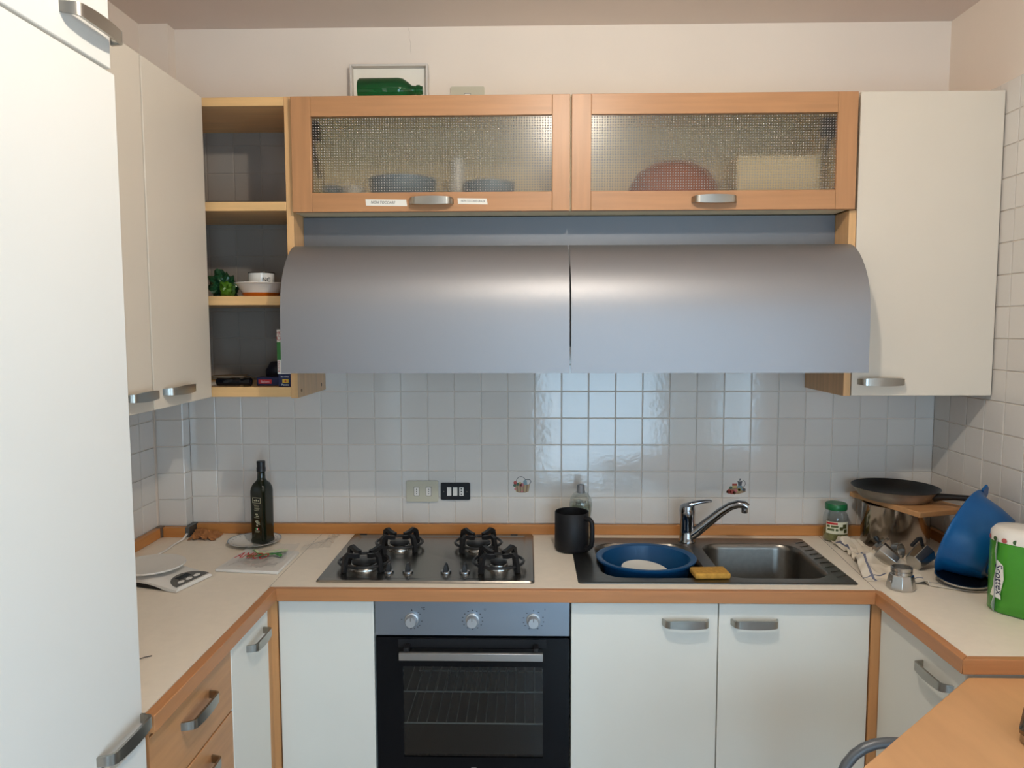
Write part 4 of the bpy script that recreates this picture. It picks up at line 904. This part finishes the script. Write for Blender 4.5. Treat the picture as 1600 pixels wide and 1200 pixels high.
obj('handle', MB().tube(P, [.014, .0125, .010, .0105, .011, .007], 12), blk, t, smooth=60)
# blue basin leaning on its side, base towards the room
Lx = Vector((.60, .22, .77)).normalized(); vv = Vector((.48, .85, -.25)).normalized(); e2 = (vv - Lx * vv.dot(Lx)).normalized(); e1 = e2.cross(Lx)
if e1.x > 0: e1 = -e1
nz_ = e1 * math.cos(.22) + e2 * math.sin(.22); my = nz_.cross(Lx)
Bm = Matrix.Identity(4)
c0 = Vector((2.236, -.475, 1.050))
for i in range(3): Bm[i][0], Bm[i][1], Bm[i][2], Bm[i][3] = .93 * Lx[i], .93 * my[i], .93 * nz_[i], c0[i]
t = thing('basin', 'bright blue plastic basin propped on its side against the pot', 'basin', (2.26, -.48, WT))
D_ = .128
bs = shell([(.098, .083, -D_), (.110, .094, -D_ + .004), (.128, .112, -D_ + .05), (.142, .126, -.018), (.152, .136, -.010), (.156, .140, -.002), (.153, .137, .001), (.141, .125, -.008), (.124, .108, -D_ + .05), (.104, .088, -D_ + .008)], 64)
obj('shell', bs.xf(Bm), blue_pl, t, smooth=50)
obj('grip_lip', MB().loft([[(x, y, z) for x, y in ((.148, -.05), (.178, -.035), (.184, 0), (.178, .035), (.148, .05))] for z in (-.010, -.002)]).xf(Bm), blue_pl, t, bevel=.003)
obj('foot_ring', MB().lathe([(.088, -D_ + .001), (.088, -D_ - .005), (.082, -D_ - .005), (.082, -D_ + .001)], n=48, cap0=False, cap1=False, sy=.85).xf(Bm), blue_pl, t, smooth=40)
dc = (2.212, -.548, WT + .0245)
M = Matrix.Translation(dc) @ Matrix.Rotation(.12, 4, 'X') @ Matrix.Diagonal((1, 1, -1, 1))
t = thing('pan_lid', 'dark glass pan lid with steel rim under the blue basin', 'lid', dc)
obj('glass', MB().lathe([(.072, 0), (.07, .003), (.05, .010), (.02, .014), (.005, .015)], n=40).xf(M), blk_gloss, t, smooth=50)
obj('rim', MB().lathe([(.070, -.003), (.075, -.003), (.075, .002), (.070, .003)], n=40, cap0=False, cap1=False).xf(M), alu, t, smooth=50); obj('knob', MB().lathe([(.006, .012), (.010, .016), (.009, .0205), (.003, .0215)], n=16).xf(M), blk, t, smooth=50)
# moka pot parts
mc = (2.013, -.578, WT + .0003)
t = thing('coffee_pot', 'faceted aluminium coffee pot base near the worktop edge', 'moka pot', mc)
def octo(r, z, c=(0, 0, 0), n=8): return [(c[0] + r * math.cos(2 * PI * (k + .5) / n), c[1] + r * math.sin(2 * PI * (k + .5) / n), c[2] + z) for k in range(n)]
obj('boiler', MB().loft([octo(.038, 0, mc), octo(.041, .004, mc), octo(.0405, .012, mc), octo(.034, .043, mc), octo(.031, .046, mc)]), alu, t, bevel=.0012)
obj('threaded_neck', MB().lathe([(.028, .0445), (.028, .050), (.030, .051), (.030, .055), (.028, .056), (.028, .058), (.030, .059), (.0305, .066), (.028, .068), (.026, .067), (.026, .05)], mc, 32), alu, t, smooth=30)
obj('safety_valve', MB().lathe([(.005, 0), (.005, .005), (.002, .007)], n=12).xf(Matrix.Translation((mc[0] - .037, mc[1] - .012, mc[2] + .026)) @ Matrix.Rotation(-PI / 2, 4, 'Y')), alu, t)
mt = Matrix.Translation((2.155, -.405, WT + .040)) @ Matrix.Rotation(.5, 4, 'Z') @ Matrix.Rotation(1.15, 4, 'Y')
t = thing('coffee_pot', 'coffee pot upper jug lying on the towel below the pot', 'moka pot', (2.155, -.405, WT + .01))
obj('jug', MB().loft([octo(.028, -.03), octo(.030, -.02), octo(.036, .035), octo(.034, .036), octo(.028, -.018)]).xf(mt), alu, t, bevel=.001)
obj('handle', MB().tube([mt @ Vector(q) for q in ((-.034, 0, .03), (-.058, 0, .03), (-.062, 0, .018), (-.058, 0, -.018))], .006, 8), blk, t, smooth=60)
mt = Matrix.Translation((2.068, -.372, WT + .034)) @ Matrix.Rotation(-.6, 4, 'Z') @ Matrix.Rotation(-1.0, 4, 'Y')
t = thing('coffee_pot', 'second coffee pot jug with black knob lid lying on the towel at the left', 'moka pot', (2.07, -.38, WT + .01))
obj('jug', MB().loft([octo(.026, -.032), octo(.028, -.02), octo(.034, .03), octo(.032, .031), octo(.026, -.018)]).xf(mt), alu, t, bevel=.001)
l_ = obj('lid', MB().loft([octo(.034, .031), octo(.028, .038), octo(.01, .042)]).xf(mt @ Matrix.Translation((.012, 0, .006)) @ Matrix.Rotation(.3, 4, 'Y')), alu, t, bevel=.001)
obj('knob', MB().lathe([(.005, .042), (.009, .05), (.008, .06), (.003, .062)], n=14).xf(mt @ Matrix.Translation((.012, 0, .006)) @ Matrix.Rotation(.3, 4, 'Y')), blk, l_, smooth=50)
fn_ = MB().lathe([(.026, 0), (.026, .022), (.023, .022), (.023, .002)], n=28).lathe([(.006, -.03), (.006, 0)], n=12, cap0=False)
o = obj('coffee_funnel', fn_.xf(Matrix.Translation((2.122, -.315, WT + .036)) @ Matrix.Rotation(1.3, 4, 'X') @ Matrix.Rotation(.6, 4, 'Y')), alu, None, (2.12, -.315, WT), smooth=40); tag(o, 'small metal coffee funnel lying between the two coffee jugs', 'funnel')
# kitchen roll pack
c1, c2, rr = Vector((2.240, -.745)), Vector((2.314, -.835)), .063
t = thing('kitchen_roll_pack', 'green wrapped kitchen roll pack at the right edge', 'paper towel', (2.28, -.79, WT))
def stad(r, z, wob=0):
    d = (c2 - c1).normalized(); nn = Vector((-d.y, d.x)); a0 = math.atan2(nn.y, nn.x); pts = []
    for k in range(17): a = a0 + PI * k / 16; pts.append((c1.x + r * math.cos(a), c1.y + r * math.sin(a)))
    for k in range(17): a = a0 + PI + PI * k / 16; pts.append((c2.x + r * math.cos(a), c2.y + r * math.sin(a)))
    out_ = []
    for i, (x, y) in enumerate(pts): w_ = wob * noise.noise(Vector((x * 30, y * 30, z * 25))); out_.append((x + w_, y + w_, WT + z))
    return out_
zs = [.0005, .006, .03, .07, .11, .15, .18, .198]
obj('wrapper', MB().loft([stad(rr - (.006 if z < .003 else 0), z, .004) for z in zs], True, False), green_wrap, t, smooth=60)
obj('top_wrap', MB().loft([stad(rr, .1985, .004), stad(rr - .001, .222, .003), stad(rr - .012, .236), stad(rr - .035, .237)], False, True), pm('white_wrap', rgb(232, 224, 212), .35, coat=.4), t, smooth=60)
for c in (c1, c2): obj('paper_roll', MB().lathe([(.055, .004), (.055, .231), (.021, .231), (.021, .004)], (c.x, c.y, WT), 32, False, False), paper_m, t, smooth=40)
dts = MB(); d_ = (c1 - Vector((.889, -2.779))).normalized()
for k in range(7):
    a = math.atan2(-d_.y, -d_.x) - 1.3 + k * .42; r_ = rr + .0012; cx, cy = c1.x + r_ * math.cos(a), c1.y + r_ * math.sin(a)
    e = Vector((math.cos(a), math.sin(a), 0)); tg = Vector((-e.y, e.x, 0))
    dts.add([tuple(Vector((cx, cy, WT + .206)) + tg * .007 * math.cos(2 * PI * i / 10) + Vector((0, 0, .007 * math.sin(2 * PI * i / 10)))) for i in range(10)], [tuple(range(10))], k % 2)
o = obj('berry_print', dts, [pm('berry_red', rgb(176, 84, 80), .5), pm('leaf_dark', rgb(60, 90, 50), .5)], t, fixn=False); o['kind'] = 'stuff'
# white name panel and sealed side fin
a = math.atan2(-d_.y, -d_.x) - .62; e = Vector((math.cos(a), math.sin(a), 0)); tg = Vector((-e.y, e.x, 0))
if tg.x < 0: tg = -tg
Lm = Matrix.Identity(4); base = Vector((c1.x, c1.y, WT)) + e * (rr + .003)
for i in range(3): Lm[i][0], Lm[i][1], Lm[i][2], Lm[i][3] = tg[i], (0, 0, 1)[i], e[i], base[i]
pn = obj('name_panel', MB().prism([(-.020, .048), (.010, .042), (.008, .058), (.016, .10), (.012, .138), (-.006, .150), (-.008, .10)], 0, .0006).xf(Lm), paper_m, t)
text('Scottex', .030, Lm @ Matrix.Translation((.002, .097, .0009)) @ Matrix.Rotation(-PI / 2 + .08, 4, 'Z'), pm('navy_ink', rgb(24, 24, 66), .5), pn, shear=.15, sx=.92)
fin = MB(); f0 = Vector((c1.x, c1.y, 0)) + Vector((-rr * .96, -.012, 0))
fz = [(.0, .012), (.02, .020), (.05, .013), (.09, .016), (.13, .010), (.17, .016), (.205, .012)]
fin.loft([[tuple(f0 + Vector((0, 0, WT + .002 + z))), tuple(f0 + Vector((-w_, -.016, WT + .002 + z + .004))), tuple(f0 + Vector((-w_, -.0145, WT + .002 + z + .004))), tuple(f0 + Vector((0, .0015, WT + .002 + z)))] for z, w_ in fz])
fn2 = obj('seal_fin', fin, pm('white_film', rgb(206, 204, 200), .35), t, smooth=50)
bcode = MB()
for k in range(9):
    z = WT + .098 + k * .0042; q = f0 + Vector((-.004, -.0062, z)); bcode.add([tuple(q), tuple(q + Vector((-.008, -.0095, .0))), tuple(q + Vector((-.008, -.0095, .0018))), tuple(q + Vector((0, 0, .0018)))], [(0, 1, 2, 3)])
o = obj('bar_code', bcode, grey_pl, fn2, fixn=False); o['kind'] = 'stuff'

# ------------------------------------------------------------------ table and chair at the lower right
TZ = .858
t = thing('table', 'beech topped corner table at the lower right', 'table', (1.95, -1.6, 0))
poly = [(1.934, -1.058), (1.277, -1.644), (1.74, -2.13), (2.395, -2.13), (2.395, -1.058)]
obj('tabletop', MB().prism(poly, TZ - .03, TZ), table_m, t, bevel=.003)
for lx, ly in ((1.38, -1.64), (1.76, -2.07), (2.34, -2.07), (2.34, -1.12)):
    obj('leg', MB().tube([(lx, ly, 0), (lx, ly, TZ - .0305)], .022, 14), nickel, t, smooth=60)
t = thing('steel_tin', 'rounded steel box on the table at the right edge', 'box', (1.97, -1.35, TZ))
lpz = lambda i, z: at(rrect(1.868 + i, 2.048 - i, -1.465 + i, -1.337 - i, .018), TZ + z)
Rt = Matrix.Translation((1.866, -1.345, 0)) @ Matrix.Rotation(-.66, 4, 'Z') @ Matrix.Translation((-1.868, 1.465, 0))
obj('box', MB().loft([lpz(.003, .0003), lpz(0, .004), lpz(0, .020), lpz(.003, .022)]).xf(Rt), pot_m, t, smooth=35)
obj('lid', MB().loft([lpz(-.002, .0222), lpz(-.002, .030), lpz(.003, .036), lpz(.012, .038)]).xf(Rt), pm('dark_steel', rgb(120, 112, 100), .25, 1), t, smooth=35)
ch = thing('chair', 'grey tubular metal chair pushed under the corner table', 'chair', (0, 0, 0))
def cpart(name, mb, m_, **k): o = obj(name, mb, m_, ch, **k); return o
tube_m = pm('grey_tube', rgb(104, 108, 112), .4, .3)
ap = [(-.19, -.20, .40), (-.19, -.205, .60), (-.188, -.21, .67)] + [(-.188 + .10 - .10 * math.cos(math.radians(a)), -.212, .675 + .10 * math.sin(math.radians(a))) for a in range(15, 91, 15)]
ap += [(-x, y, z) for x, y, z in reversed(ap)]
cpart('back_frame', MB().tube(ap, .0115, 12), tube_m, smooth=60)
for sx in (-1, 1):
    cpart('leg', MB().tube([(sx * .19, -.20, .40), (sx * .195, -.215, 0)], .0115, 10), tube_m, smooth=60)
    cpart('leg', MB().tube([(sx * .18, .18, .425), (sx * .19, .205, 0)], .0115, 10), tube_m, smooth=60)
    cpart('side_rail', MB().tube([(sx * .19, -.20, .415), (sx * .18, .18, .425)], .010, 10), tube_m, smooth=60)
cpart('seat', MB().prism(rrect(-.2, .2, -.19, .21, .05), .436, .456), table_m, bevel=.004)
cpart('back_slat', bx(-.185, .185, -.218, -.206, .50, .60), table_m, bevel=.004)
ch.location = (1.768, -1.41, 0); ch.rotation_euler = (0, 0, PI)       # faces the table, back towards the cabinets
